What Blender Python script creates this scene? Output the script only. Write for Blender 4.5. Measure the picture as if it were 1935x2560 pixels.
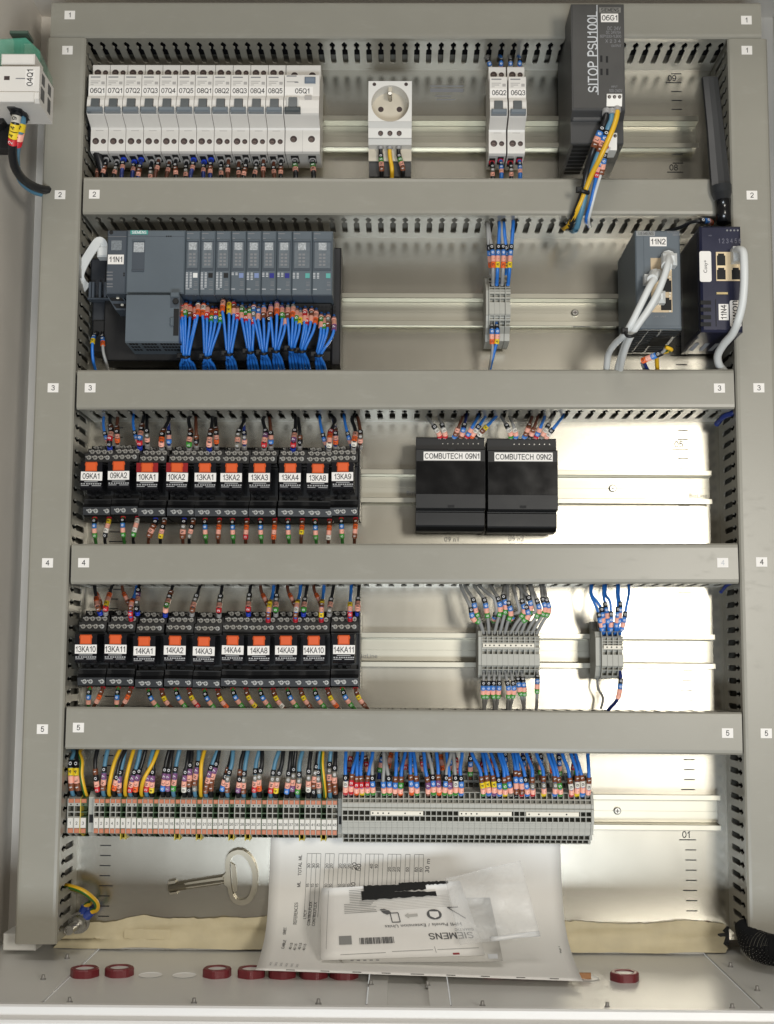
import bpy, bmesh, math, random
from mathutils import Vector, Matrix
random.seed(7)
for o in list(bpy.data.objects): bpy.data.objects.remove(o)
scene = bpy.context.scene
COL = scene.collection
R = math.radians
# ------------------------------------------------------------------ camera
# millimetres: X right, Z up, d = distance out of the mounting plate towards the viewer
F_PX, CX, CZ, CD = 3333.557, 345.604, 277.391, 1381.136
def _rot(a, b, c):
    return Matrix.Rotation(c, 3, 'Z') @ Matrix.Rotation(a, 3, 'X') @ Matrix.Rotation(b, 3, 'Y')
RC = _rot(-0.1117, -0.0104, -0.0062)
cam = bpy.data.cameras.new('camera'); camo = bpy.data.objects.new('camera', cam); COL.objects.link(camo)
M = Matrix(((1, 0, 0), (0, 0, 1), (0, -1, 0)))
camo.matrix_world = Matrix.Translation(Vector((CX, -CD, CZ)) * 0.001) @ (RC @ M).transposed().to_4x4()
cam.sensor_fit = 'HORIZONTAL'; cam.sensor_width = 36; cam.lens = 36 * F_PX / 1935
cam.clip_start = 0.02; cam.clip_end = 50
scene.camera = camo
# ------------------------------------------------------------------ room light
w = bpy.data.worlds.new('World'); scene.world = w; w.use_nodes = True
bgn = w.node_tree.nodes['Background']; bgn.inputs[0].default_value = (1.0, 0.93, 0.83, 1); bgn.inputs[1].default_value = 0.175
def area(name, X, Z, d, sx, sy, power, col, tgt=(345, 450, 0)):
    l = bpy.data.lights.new(name, 'AREA'); l.shape = 'RECTANGLE'; l.size = sx; l.size_y = sy; l.energy = power; l.color = col
    o = bpy.data.objects.new(name, l); COL.objects.link(o)
    o.location = Vector((X, -d, Z)) * .001
    t = Vector((tgt[0], -tgt[2], tgt[1])) * .001
    o.rotation_euler = (t - o.location).to_track_quat('-Z', 'Y').to_euler()
    return o
area('room_lamp', 1130, 475, 2250, .36, .44, 22, (1, .95, .86), (600, 350, 0))
area('ceiling_lamp', 150, 2700, 2300, 1.3, .9, 22, (1, .96, .9))
area('window_light', 420, -720, 2300, .8, .4, 32, (.84, .92, 1), (345, 800, 0))
vs = scene.view_settings; vs.view_transform = 'Standard'; vs.look = 'None'; vs.exposure = -.1; vs.gamma = 1; vs.use_curve_mapping = False
# ------------------------------------------------------------------ helpers
def V(x, z, d): return Vector((x, -d, z)) * 0.001
def S(px, py, d):
    "survey: photograph pixel (1935 wide) + known depth -> X, Z in mm"
    v = RC.transposed() @ Vector(((px - 967.5) / F_PX, -(py - 1280) / F_PX, -1))
    t = (d - CD) / v[2]
    return CX + v[0] * t, CZ + v[1] * t
def zoom(x0, y0, s): return lambda zx, zy, d: S(x0 + zx / s, y0 + zy / s, d)
def Q(px, py, d): return S(px * 1.1573, py * 1.1573, d)
def lin(c):
    c = c / 255.0
    return c / 12.92 if c <= .04045 else ((c + .055) / 1.055) ** 2.4
MATS = {}
def mat(name, rgb, rough=.5, metal=0, var=.08, scale=60, bump=0, bscale=400, alpha=1, trans=0, spec=None, emit=0):
    if name in MATS: return MATS[name]
    m = bpy.data.materials.new(name); m.use_nodes = True; nt = m.node_tree; b = nt.nodes['Principled BSDF']
    col = [lin(c) for c in rgb]
    b.inputs['Roughness'].default_value = rough; b.inputs['Metallic'].default_value = metal
    if spec is not None: b.inputs['Specular IOR Level'].default_value = spec
    tc = nt.nodes.new('ShaderNodeTexCoord')
    if var:
        n = nt.nodes.new('ShaderNodeTexNoise'); n.inputs['Scale'].default_value = scale; n.inputs['Detail'].default_value = 4
        nt.links.new(tc.outputs['Object'], n.inputs['Vector'])
        r = nt.nodes.new('ShaderNodeValToRGB')
        r.color_ramp.elements[0].position = .3; r.color_ramp.elements[1].position = .7
        r.color_ramp.elements[0].color = [c * (1 - var) for c in col] + [1]
        r.color_ramp.elements[1].color = [min(1, c * (1 + var)) for c in col] + [1]
        nt.links.new(n.outputs['Fac'], r.inputs['Fac']); nt.links.new(r.outputs['Color'], b.inputs['Base Color'])
        mr = nt.nodes.new('ShaderNodeMapRange'); mr.inputs['To Min'].default_value = max(.03, rough - var * .8); mr.inputs['To Max'].default_value = min(1, rough + var * .8)
        nt.links.new(n.outputs['Fac'], mr.inputs['Value']); nt.links.new(mr.outputs['Result'], b.inputs['Roughness'])
    else:
        b.inputs['Base Color'].default_value = col + [1]
    if bump:
        n2 = nt.nodes.new('ShaderNodeTexNoise'); n2.inputs['Scale'].default_value = bscale; n2.inputs['Detail'].default_value = 3
        nt.links.new(tc.outputs['Object'], n2.inputs['Vector'])
        bp = nt.nodes.new('ShaderNodeBump'); bp.inputs['Strength'].default_value = bump; bp.inputs['Distance'].default_value = .0006
        nt.links.new(n2.outputs['Fac'], bp.inputs['Height']); nt.links.new(bp.outputs['Normal'], b.inputs['Normal'])
    if alpha < 1: b.inputs['Alpha'].default_value = alpha
    if trans: b.inputs['Transmission Weight'].default_value = trans
    MATS[name] = m
    return m
duct_m = mat('duct_grey_pvc', (146, 143, 132), .34, var=.02, scale=25, bump=.08, bscale=900)
def scuffs(m, stretch, lo, hi, amt, rough_amt):
    nt = m.node_tree; b = nt.nodes['Principled BSDF']; tc = nt.nodes['Texture Coordinate']
    mp = nt.nodes.new('ShaderNodeMapping'); mp.inputs['Scale'].default_value = stretch
    n = nt.nodes.new('ShaderNodeTexNoise'); n.inputs['Scale'].default_value = 9; n.inputs['Detail'].default_value = 8; n.inputs['Roughness'].default_value = .7
    r = nt.nodes.new('ShaderNodeMapRange'); r.inputs['From Min'].default_value = lo; r.inputs['From Max'].default_value = hi
    nt.links.new(tc.outputs['Object'], mp.inputs['Vector']); nt.links.new(mp.outputs['Vector'], n.inputs['Vector']); nt.links.new(n.outputs['Fac'], r.inputs['Value'])
    src = b.inputs['Base Color'].links[0].from_socket; mx = nt.nodes.new('ShaderNodeMixRGB'); mx.blend_type = 'MIX'; mx.inputs['Color2'].default_value = (.62, .6, .55, 1)
    ml = nt.nodes.new('ShaderNodeMath'); ml.operation = 'MULTIPLY'; ml.inputs[1].default_value = amt
    nt.links.new(r.outputs['Result'], ml.inputs[0]); nt.links.new(ml.outputs[0], mx.inputs['Fac']); nt.links.new(src, mx.inputs['Color1']); nt.links.new(mx.outputs['Color'], b.inputs['Base Color'])
    rs_ = b.inputs['Roughness'].links[0].from_socket; ad = nt.nodes.new('ShaderNodeMath'); ad.operation = 'MULTIPLY_ADD'; ad.inputs[1].default_value = rough_amt
    nt.links.new(r.outputs['Result'], ad.inputs[0]); nt.links.new(rs_, ad.inputs[2]); nt.links.new(ad.outputs[0], b.inputs['Roughness'])
scuffs(duct_m, (3, 3, 9), .55, .85, .12, .2)
plate_m = mat('galvanised_steel', (204, 200, 187), .25, 1, var=.035, scale=7, bump=.03, bscale=1600)
scuffs(plate_m, (3, 1, .6), .45, .9, .03, .03)
rail_m = mat('zinc_rail', (178, 175, 162), .36, 1, var=.02, scale=30)
steel_m = mat('steel', (190, 188, 182), .28, 1, var=.1, scale=80)
cab_m = mat('cabinet_paint', (216, 215, 210), .32, var=.03, scale=12, bump=.15, bscale=1400)
cabd_m = mat('cabinet_side_paint', (218, 212, 202), .5, var=.04, scale=12, bump=.15, bscale=1400)
lip_m = mat('cabinet_front_paint', (224, 222, 218), .3, var=.02, scale=12, bump=.25, bscale=1500)
white_m = mat('breaker_plastic', (222, 218, 211), .38, var=.02, scale=20)
whiter_m = mat('socket_plastic', (222, 220, 214), .35, var=.02, scale=20)
sock_m = mat('socket_cup', (205, 196, 178), .45, var=.03, scale=20)
tog_m = mat('toggle_grey', (76, 82, 84), .3, var=.06)
togl_m = mat('toggle_handle', (120, 128, 134), .22, var=.06)
hole_m = mat('hole_brown', (62, 48, 46), .6, var=.2, scale=200)
blk_m = mat('black_plastic', (19, 19, 20), .5, var=.1, scale=50, bump=.05)
blk2_m = mat('black_gloss', (17, 17, 19), .22, var=.1)
dark_m = mat('dark_inside', (13, 13, 14), .7, var=.1)
psu_m = mat('anthracite', (62, 62, 62), .42, var=.06, scale=30, bump=.06)
plc_m = mat('plc_grey', (90, 99, 106), .42, var=.05, scale=30, bump=.05)
plcd_m = mat('plc_dark', (70, 77, 85), .42, var=.06, scale=30)
navy_m = mat('navy_plastic', (34, 36, 58), .32, var=.08, scale=40)
paper_m = mat('label_white', (236, 232, 226), .55, var=.015)
ink_m = mat('ink_black', (24, 24, 26), .6, var=0)
inkg_m = mat('ink_grey', (128, 128, 130), .6, var=0)
inkl_m = mat('ink_pale', (196, 198, 200), .6, var=0)
teal_m = mat('brand_teal', (70, 150, 140), .5, var=.03)
org_m = mat('orange_button', (220, 92, 40), .4, var=.04)
orgt_m = mat('terminal_orange', (194, 120, 88), .45, var=.06, scale=300)
redd_m = mat('relay_red', (140, 26, 30), .35, var=.05)
tgrey_m = mat('terminal_grey', (170, 169, 160), .48, var=.05, scale=120)
tgrn_m = mat('terminal_green', (70, 92, 62), .5, var=.1, scale=120)
tyel_m = mat('terminal_yellow', (206, 186, 70), .5, var=.06, scale=120)
strip_m = mat('jumper_white', (226, 220, 204), .45, var=.03)
WM = {
 'blue': mat('wire_blue', (42, 114, 200), .34, var=.05), 'light blue': mat('wire_light_blue', (84, 132, 158), .36, var=.05),
 'black': mat('wire_black', (24, 25, 28), .34, var=.05), 'grey': mat('wire_grey', (150, 150, 148), .4, var=.05),
 'yellow': mat('wire_yellow', (226, 178, 40), .36, var=.05), 'brown': mat('wire_brown', (92, 52, 36), .4, var=.05),
 'dark blue': mat('wire_dark_blue', (38, 54, 120), .36, var=.05), 'white': mat('cable_white', (214, 216, 214), .42, var=.03),
 'green': mat('wire_green', (52, 112, 48), .4, var=.05), 'red': mat('wire_red', (186, 34, 42), .4, var=.05)}
CN = {'0': 'black', '1': 'brown', '2': 'red', '3': 'orange', '4': 'yellow', '5': 'green', '6': 'blue', '7': 'violet', '8': 'grey', '9': 'white', 'p': 'pink'}
CRGB = {'0': (26, 26, 30), '1': (122, 70, 44), '2': (200, 36, 46), '3': (236, 104, 44), '4': (238, 208, 48), '5': (62, 146, 52), '6': (64, 128, 208), '7': (128, 84, 130), '8': (128, 124, 114), '9': (232, 228, 218), 'p': (243, 176, 156)}
SM = {k: mat('sleeve_' + CN[k], v, .4, var=.03, scale=300) for k, v in CRGB.items()}
inkw_m = mat('ink_white', (236, 236, 236), .6, var=0)

class G:
    def __init__(s): s.v = []; s.f = []; s.m = []; s.sm = []
    def add(s, verts, faces, m=0, smooth=False):
        k = len(s.v); s.v += [tuple(q) for q in verts]
        for f in faces: s.f.append([k + i for i in f]); s.m.append(m); s.sm.append(smooth)
    def box(s, x0, x1, z0, z1, d0, d1, b=0, m=0):
        if x0 > x1: x0, x1 = x1, x0
        if z0 > z1: z0, z1 = z1, z0
        b = min(b, (x1 - x0) * .45, (z1 - z0) * .45, (d1 - d0) * .9)
        if b <= 0:
            vs_ = [(x0, z0, d0), (x1, z0, d0), (x1, z1, d0), (x0, z1, d0), (x0, z0, d1), (x1, z0, d1), (x1, z1, d1), (x0, z1, d1)]
            s.add(vs_, [(0, 1, 2, 3), (7, 6, 5, 4), (0, 4, 5, 1), (1, 5, 6, 2), (2, 6, 7, 3), (3, 7, 4, 0)], m)
        else:
            e = d1 - b
            vs_ = [(x0, z0, d0), (x1, z0, d0), (x1, z1, d0), (x0, z1, d0), (x0, z0, e), (x1, z0, e), (x1, z1, e), (x0, z1, e),
                   (x0 + b, z0 + b, d1), (x1 - b, z0 + b, d1), (x1 - b, z1 - b, d1), (x0 + b, z1 - b, d1)]
            fs = [(0, 1, 2, 3), (11, 10, 9, 8)]
            for i in range(4):
                j = (i + 1) % 4; fs += [(i, i + 4, j + 4, j), (i + 4, i + 8, j + 8, j + 4)]
            s.add(vs_, fs, m)
        return s
    def prof(s, pts, x0, x1, m=0):
        "side outline [(d,z)] pushed along X"
        n = len(pts)
        s.add([(x0, z, d) for d, z in pts] + [(x1, z, d) for d, z in pts],
              [tuple(range(n)), tuple(range(2 * n - 1, n - 1, -1))] + [(i, i + n, (i + 1) % n + n, (i + 1) % n) for i in range(n)], m)
        return s
    def poly(s, pts, d0, d1, m=0, b=0):
        n = len(pts)
        s.add([(x, z, d0) for x, z in pts] + [(x, z, d1) for x, z in pts],
              [tuple(range(n)), tuple(range(2 * n - 1, n - 1, -1))] + [(i, i + n, (i + 1) % n + n, (i + 1) % n) for i in range(n)], m)
        return s
    def loop2(s, outer, inner, d0, d1, m=0, fo=None):
        "flat ring between two outlines with the same count"
        n = len(outer)
        vv = [(x, z, d0) for x, z in outer] + [(x, z, d1) for x, z in outer] + [(x, z, d0) for x, z in inner] + [(x, z, d1) for x, z in inner]
        fs = []
        for i in range(n):
            j = (i + 1) % n
            fs += [(n + i, n + j, 3 * n + j, 3 * n + i), (i, 2 * n + i, 2 * n + j, j), (i, j, n + j, n + i), (2 * n + i, 3 * n + i, 3 * n + j, 2 * n + j)]
        s.add(vv, fs, m); return s
    def disc(s, x, z, d0, d1, r, n=12, m=0, b=0, rz=None):
        rz = rz or r
        a = [(math.cos(2 * math.pi * i / n), math.sin(2 * math.pi * i / n)) for i in range(n)]
        v = [(x + r * c, z + rz * t, d0) for c, t in a] + [(x + r * c, z + rz * t, d1 - b) for c, t in a]
        fs = [(i, (i + 1) % n, (i + 1) % n + n, i + n) for i in range(n)]
        if b:
            v += [(x + (r - b) * c, z + (rz - b) * t, d1) for c, t in a]
            fs += [(i + n, (i + 1) % n + n, (i + 1) % n + 2 * n, i + 2 * n) for i in range(n)] + [tuple(range(2 * n, 3 * n))]
        else: fs += [tuple(range(n, 2 * n))]
        s.add(v, fs, m); return s
    def tube(s, pts, r, n=8, m=0, caps=True, stripe=None, r1=None):
        pts = [Vector(p) for p in pts]; N = len(pts); vv = []; up = Vector((.13, .31, .94))
        for i, p in enumerate(pts):
            t = (pts[min(i + 1, N - 1)] - pts[max(i - 1, 0)]).normalized()
            a = t.cross(up).normalized(); b = t.cross(a).normalized()
            rr = r if r1 is None else r + (r1 - r) * i / (N - 1)
            for k in range(n):
                q = 2 * math.pi * k / n; vv.append(p + a * math.cos(q) * rr + b * math.sin(q) * rr)
        k0 = len(s.v); s.v += [tuple(q) for q in vv]
        for i in range(N - 1):
            for k in range(n):
                s.f.append([k0 + i * n + k, k0 + i * n + (k + 1) % n, k0 + (i + 1) * n + (k + 1) % n, k0 + (i + 1) * n + k])
                s.m.append(m if not stripe or k % n not in stripe else m + 1); s.sm.append(True)
        if caps:
            s.f.append([k0 + k for k in range(n)]); s.m.append(m); s.sm.append(False)
            s.f.append([k0 + (N - 1) * n + k for k in range(n)]); s.m.append(m); s.sm.append(False)
        return s
    def mesh(s, name, mats, o=(0, 0, 0)):
        me = bpy.data.meshes.new(name); ov = V(*o)
        me.from_pydata([tuple(V(*q) - ov) for q in s.v], [], s.f)
        for m in mats: me.materials.append(m)
        me.polygons.foreach_set('material_index', s.m); me.polygons.foreach_set('use_smooth', s.sm)
        me.update(); return me
ORG = {}
def thing(name, label, cat, o, group=None):
    e = bpy.data.objects.new(name, None); COL.objects.link(e); e.location = V(*o); e.empty_display_size = .01
    e['label'] = label; e['category'] = cat
    if group: e['group'] = group
    ORG[e.name] = o; return e
def org(p): return ORG[p.name]
def part(p, name, g, mats, label=None):
    if not isinstance(mats, (list, tuple)): mats = [mats]
    me = g.mesh(name, mats, org(p)) if isinstance(g, G) else g
    ob = bpy.data.objects.new(name, me); COL.objects.link(ob); ob.parent = p; ORG[ob.name] = org(p)
    if label: ob['label'] = label
    return ob
def single(name, g, mats, label, cat, o, group=None, kind=None):
    if not isinstance(mats, (list, tuple)): mats = [mats]
    ob = bpy.data.objects.new(name, g.mesh(name, mats, o)); COL.objects.link(ob); ob.location = V(*o); ORG[ob.name] = o
    if kind: ob['kind'] = kind
    if label: ob['label'] = label
    if cat: ob['category'] = cat
    if group: ob['group'] = group
    return ob
def dup(t, dx, dz, dd=0, label=None):
    c = t.copy(); COL.objects.link(c); c.location = t.location + V(dx, dz, dd)
    o = org(t); ORG[c.name] = (o[0] + dx, o[1] + dz, o[2] + dd)
    if label: c['label'] = label
    for ch in t.children:
        k = ch.copy(); COL.objects.link(k); k.parent = c; ORG[k.name] = ORG[c.name]
        for g in ch.children:
            q = g.copy(); COL.objects.link(q); q.parent = k; ORG[q.name] = ORG[c.name]
    return c
def _arc(cx, cy, rx, ry, a0, a1, n=14): return [(cx + rx * math.cos(R(a0 + (a1 - a0) * i / n)), cy + ry * math.sin(R(a0 + (a1 - a0) * i / n))) for i in range(n + 1)]
GL = {'0': (.6, [_arc(.3, .5, .29, .5, 90, 450, 20)]), '1': (.46, [[(.08, .74), (.22, .79), (.31, .9), (.33, 1), (.33, 0)]]),
 '2': (.62, [_arc(.3, .71, .28, .29, 175, -38) + [(.02, 0), (.6, 0)]]), '3': (.6, [_arc(.28, .755, .26, .245, 160, -90), _arc(.28, .26, .3, .27, 90, -165)]),
 '4': (.64, [[(.47, 0), (.47, 1), (0, .3), (.64, .3)]]), '5': (.6, [[(.55, 1), (.13, 1), (.07, .47)] + _arc(.3, .33, .29, .33, 140, -155)]),
 '6': (.61, [_arc(.31, .32, .29, .32, 90, 450, 18), _arc(.36, .4, .34, .6, 185, 55, 10)]), '7': (.6, [[(.02, 1), (.6, 1), (.34, .5), (.2, 0)]]),
 '8': (.6, [_arc(.3, .755, .25, .245, 90, 450, 16), _arc(.3, .26, .29, .26, 90, 450, 16)]), '9': (.61, [_arc(.3, .68, .29, .32, 90, 450, 18), _arc(.25, .6, .34, .6, 5, -125, 10)]),
 'A': (.7, [[(0, 0), (.35, 1), (.7, 0)], [(.13, .35), (.57, .35)]]), 'B': (.65, [[(.05, 0), (.05, 1), (.36, 1)] + _arc(.36, .76, .22, .24, 90, -90, 8) + [(.05, .52)], [(.36, .52)] + _arc(.38, .26, .24, .26, 90, -90, 8) + [(.05, 0)]]),
 'C': (.74, [_arc(.39, .5, .37, .5, 42, 318, 18)]), 'D': (.7, [[(.05, 0), (.05, 1), (.3, 1)] + _arc(.3, .5, .36, .5, 90, -90, 12) + [(.05, 0)]]), 'E': (.6, [[(.58, 1), (.05, 1), (.05, 0), (.6, 0)], [(.05, .53), (.52, .53)]]),
 'F': (.56, [[(.56, 1), (.05, 1), (.05, 0)], [(.05, .5), (.5, .5)]]), 'G': (.76, [_arc(.39, .5, .37, .5, 42, 340, 18) + [(.75, .46), (.42, .46)]]), 'H': (.68, [[(.05, 0), (.05, 1)], [(.63, 0), (.63, 1)], [(.05, .53), (.63, .53)]]),
 'I': (.16, [[(.08, 0), (.08, 1)]]), 'K': (.66, [[(.05, 0), (.05, 1)], [(.62, 1), (.05, .36)], [(.24, .57), (.66, 0)]]), 'L': (.54, [[(.05, 1), (.05, 0), (.54, 0)]]), 'M': (.82, [[(.05, 0), (.05, 1), (.41, .06), (.77, 1), (.77, 0)]]),
 'N': (.68, [[(.05, 0), (.05, 1), (.63, 0), (.63, 1)]]), 'O': (.78, [_arc(.39, .5, .37, .5, 90, 450, 22)]), 'P': (.62, [[(.05, 0), (.05, 1), (.34, 1)] + _arc(.34, .73, .26, .27, 90, -90, 8) + [(.05, .46)]]), 'Q': (.78, [_arc(.39, .5, .37, .5, 90, 450, 22), [(.5, .22), (.76, -.06)]]),
 'R': (.66, [[(.05, 0), (.05, 1), (.36, 1)] + _arc(.36, .74, .25, .26, 90, -90, 8) + [(.05, .48)], [(.36, .48), (.62, 0)]]), 'S': (.64, [_arc(.32, .745, .27, .255, 25, 270, 12) + _arc(.32, .25, .3, .245, 90, -160, 12)]), 'T': (.62, [[(0, 1), (.62, 1)], [(.31, 1), (.31, 0)]]),
 'U': (.68, [[(.05, 1), (.05, .32)] + _arc(.34, .32, .29, .32, 180, 360, 12) + [(.63, 1)]]), 'V': (.66, [[(0, 1), (.33, 0), (.66, 1)]]), 'X': (.64, [[(0, 1), (.64, 0)], [(0, 0), (.64, 1)]]), 'Y': (.66, [[(0, 1), (.33, .45), (.66, 1)], [(.33, .45), (.33, 0)]]), '-': (.4, [[(.04, .4), (.36, .4)]]), '.': (.2, [[(.1, 0), (.1, .12)]]), '/': (.36, [[(0, -.05), (.36, 1.05)]]), ' ': (.3, [])}
def stroke_mesh(s, wt=.15):
    vv, ff, x, lay = [], [], 0, 0
    for ch in s:
        w_, st0 = GL[ch]; st = []
        for pl in st0:
            cur = [pl[0]]
            for i in range(1, len(pl)):
                cur.append(pl[i])
                if i < len(pl) - 1:
                    a, p, b = pl[i - 1:i + 2]; u1 = math.atan2(p[1] - a[1], p[0] - a[0]); u2 = math.atan2(b[1] - p[1], b[0] - p[0])
                    if math.cos(u2 - u1) < .35: st.append(cur); cur = [pl[i]]
            st.append(cur)
        for pl in st:
            lay += 1; closed = math.hypot(pl[0][0] - pl[-1][0], pl[0][1] - pl[-1][1]) < 1e-4 and len(pl) > 3
            if closed: pl = pl[:-1]
            n = len(pl); L, Rr = [], []
            for i, p in enumerate(pl):
                a = pl[i - 1] if (i or closed) else None; b = pl[(i + 1) % n] if (i < n - 1 or closed) else None
                def un(p, q): d = math.hypot(q[0] - p[0], q[1] - p[1]) or 1; return ((q[0] - p[0]) / d, (q[1] - p[1]) / d)
                t1 = un(a, p) if a else un(p, b); t2 = un(p, b) if b else t1
                n1 = (-t1[1], t1[0]); n2 = (-t2[1], t2[0]); mx_, my_ = n1[0] + n2[0], n1[1] + n2[1]; q = mx_ * mx_ + my_ * my_
                k = wt / 2 * min(2 / max(q, 1e-3), 1.6) if q > .3 else wt / 2
                ex = (0, 0)
                if not closed and i == 0: ex = (-t2[0] * wt * .42, -t2[1] * wt * .42)
                if not closed and i == n - 1: ex = (t1[0] * wt * .42, t1[1] * wt * .42)
                L.append((x + p[0] + mx_ * k + ex[0], p[1] + my_ * k + ex[1], lay * .004)); Rr.append((x + p[0] - mx_ * k + ex[0], p[1] - my_ * k + ex[1], lay * .004))
            k0 = len(vv); vv += L + Rr
            for i in range(n if closed else n - 1): j = (i + 1) % n; ff.append((k0 + i, k0 + n + i, k0 + n + j, k0 + j))
        x += w_ + .19
    me = bpy.data.meshes.new('lettering'); me.from_pydata(vv, [], ff); me.update(); return me
TXT = {}
def text_mesh(s):
    if s in TXT: return TXT[s]
    if all(c in GL for c in s):
        me = stroke_mesh(s)
        xs = [v.co.x for v in me.vertices] or [0]; ys = [v.co.y for v in me.vertices] or [0]
        cx = (min(xs) + max(xs)) / 2
        for v in me.vertices: v.co.x -= cx; v.co.y -= .5
        TXT[s] = (me, max(xs) - min(xs), 1.0); return TXT[s]
    cu = bpy.data.curves.new('t', 'FONT'); cu.body = s; cu.size = 1; cu.resolution_u = 3
    ob = bpy.data.objects.new('t', cu)
    me = bpy.data.meshes.new_from_object(ob); me.name = 'lettering'
    bpy.data.objects.remove(ob); bpy.data.curves.remove(cu); me.materials.clear()
    xs = [v.co.x for v in me.vertices] or [0]; ys = [v.co.y for v in me.vertices] or [0]
    cx, cy = (min(xs) + max(xs)) / 2, (min(ys) + max(ys)) / 2
    for v in me.vertices: v.co.x -= cx; v.co.y -= cy
    TXT[s] = (me, max(xs) - min(xs), max(ys) - min(ys)); return TXT[s]
TM = {}
def txt(p, s, X, Z, d, h, m, rot=0, wmax=None, name='lettering', flip=False):
    "flat lettering h mm tall, rot degrees anticlockwise"
    me, W, H = text_mesh(s); key = (s, m.name)
    if key not in TM:
        c = me.copy(); c.materials.append(m); TM[key] = c
    ob = bpy.data.objects.new(name, TM[key]); COL.objects.link(ob); ob.parent = p; ORG[ob.name] = org(p)
    k = h / max(H, 1e-6) * .001; kx = k
    if wmax and W * k * 1000 > wmax: kx = wmax / W * .001
    elif wmax and wmax < 0: kx = -wmax / W * .001
    ob.scale = (kx, k, .001); ob.rotation_euler = (math.pi / 2, -R(rot), 0); ob.location = V(X, Z, d) - V(*org(p))
    return ob
def fit(p, s, X, Z, d, w_, h, m, rot=0):
    "lettering stretched to exactly w_ x h"
    return txt(p, s, X, Z, d, h, m, rot, wmax=-w_) if False else _fit(p, s, X, Z, d, w_, h, m, rot)
def _fit(p, s, X, Z, d, w_, h, m, rot):
    ob = txt(p, s, X, Z, d, h, m, rot); me, W, H = text_mesh(s); ob.scale = (w_ / W * .001, h / H * .001, .001); return ob
def spline(pts, n=6):
    pts = [Vector(p) for p in pts]
    if len(pts) < 3: return [pts[0].lerp(pts[-1], i / n) for i in range(n + 1)]
    P_ = [pts[0] * 2 - pts[1]] + pts + [pts[-1] * 2 - pts[-2]]; out = []
    for i in range(1, len(P_) - 2):
        a, b, c, d = P_[i - 1:i + 3]
        for k in range(n):
            t = k / n
            out.append(.5 * ((2 * b) + (c - a) * t + (2 * a - 5 * b + 4 * c - d) * t * t + (3 * b - a - 3 * c + d) * t ** 3))
    out.append(pts[-1]); return out
SL = {}
def sleeve_mesh(c, ch):
    if (c, ch) in SL: return SL[(c, ch)]
    g = G(); n = 10; L = 2.0
    g.tube([(0, -L, 0), (0, L, 0)], 2.4, n)
    k = len(g.v)
    if ch:
        me, W, H = text_mesh(ch); sc = 2.5
        for v in me.vertices: g.v.append((-v.co.y * sc * .8, v.co.x * sc, 2.52))
        for f in me.polygons: g.f.append([k + i for i in f.vertices]); g.m.append(1); g.sm.append(False)
    dark = c in '0126758'
    me = g.mesh('wire_sleeve', [SM[c], inkw_m if dark else ink_m]); SL[(c, ch)] = me; return me
def wire(pts, r, colour, sleeves, s0, where, group, ls=4.1, rs=2.4, label=None, n=7, sub=5, name='wire', ferrule=None, cat='wire', stripe=False):
    "sleeves: string such as '0 7 pL 3' from the first point onwards"
    P_ = spline(pts, sub); o = tuple(P_[0]); g = G()
    mats = [WM[colour]]
    if stripe: mats.append(WM['green'])
    g.tube(P_, r, n, stripe=(1, 2, 4) if stripe else None)
    toks = sleeves.split() if sleeves else []
    if label is None:
        cs = [CN[t[0]] for t in toks]
        cc = (' with ' + '-'.join(cs) + ' sleeves') if cs else ''
        label = ('green striped ' if stripe else '') + colour + ' wire' + cc + ' ' + where
    ob = single(name, g, mats, label, cat, o, group)
    if ferrule:
        fg = G(); fg.tube(P_[:3], r * 1.45, 8); part(ob, 'ferrule_collar', fg, mat('ferrule_' + ferrule, {'blue': (34, 62, 176), 'red': (176, 30, 44), 'grey': (150, 148, 146), 'black': (20, 20, 22)}[ferrule], .35))
    acc = [0]
    for i in range(1, len(P_)): acc.append(acc[-1] + (P_[i] - P_[i - 1]).length)
    def at(s):
        s = max(0, min(s, acc[-1] - 1e-3))
        for i in range(1, len(P_)):
            if acc[i] >= s:
                t = (s - acc[i - 1]) / max(acc[i] - acc[i - 1], 1e-6)
                return P_[i - 1].lerp(P_[i], t), (P_[i] - P_[i - 1]).normalized()
    for i, t in enumerate(toks):
        p, tg = at(s0 + (i + .5) * ls)
        ch = t[1:] if len(t) > 1 else ('' if t == 'p' else t)
        me = sleeve_mesh(t[0], ch)
        so = bpy.data.objects.new('wire_sleeve', me); COL.objects.link(so); so.parent = ob; ORG[so.name] = o
        tb = Vector((tg[0], -tg[2], tg[1])).normalized()
        if tb.z < 0: tb = -tb
        y = Vector((0, 1, 0)); y = (y - tb * y.dot(tb)).normalized(); x = y.cross(tb)
        mm = Matrix((x, y, tb)).transposed().to_4x4()
        k = rs / 2.4
        so.matrix_local = Matrix.Translation(V(*p) - V(*o)) @ mm @ Matrix.Diagonal((k, k, ls / 4.1, 1))
    return ob
# ================================================================== setting: the cabinet shell
def setting(name, g, m, o=(0, 0, 0)):
    return single(name, g, m, None, None, o, kind='structure')
XL, XR, ZF, ZT, DB, DF = -56, 754, -10, 985, -26, 226      # inner faces of the cabinet
setting('cabinet_back', G().box(XL - 2, XR + 2, ZF - 60, ZT + 30, DB - 3, DB), cabd_m)
setting('cabinet_side', G().box(XL - 3, XL, ZF - 60, ZT + 2, DB, DF), cabd_m)
setting('cabinet_side', G().box(XR, XR + 3, ZF - 60, ZT + 2, DB, DF), cabd_m)
setting('cabinet_top', G().box(XL - 3, XR + 3, ZT + 2, ZT + 5, DB, DF), cabd_m)
plate = setting('mounting_plate', G().box(-28, 726, 2, 972, -3, 0, 0), plate_m)
def onplate(name, g, m): return part(plate, name, g, m)
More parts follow.
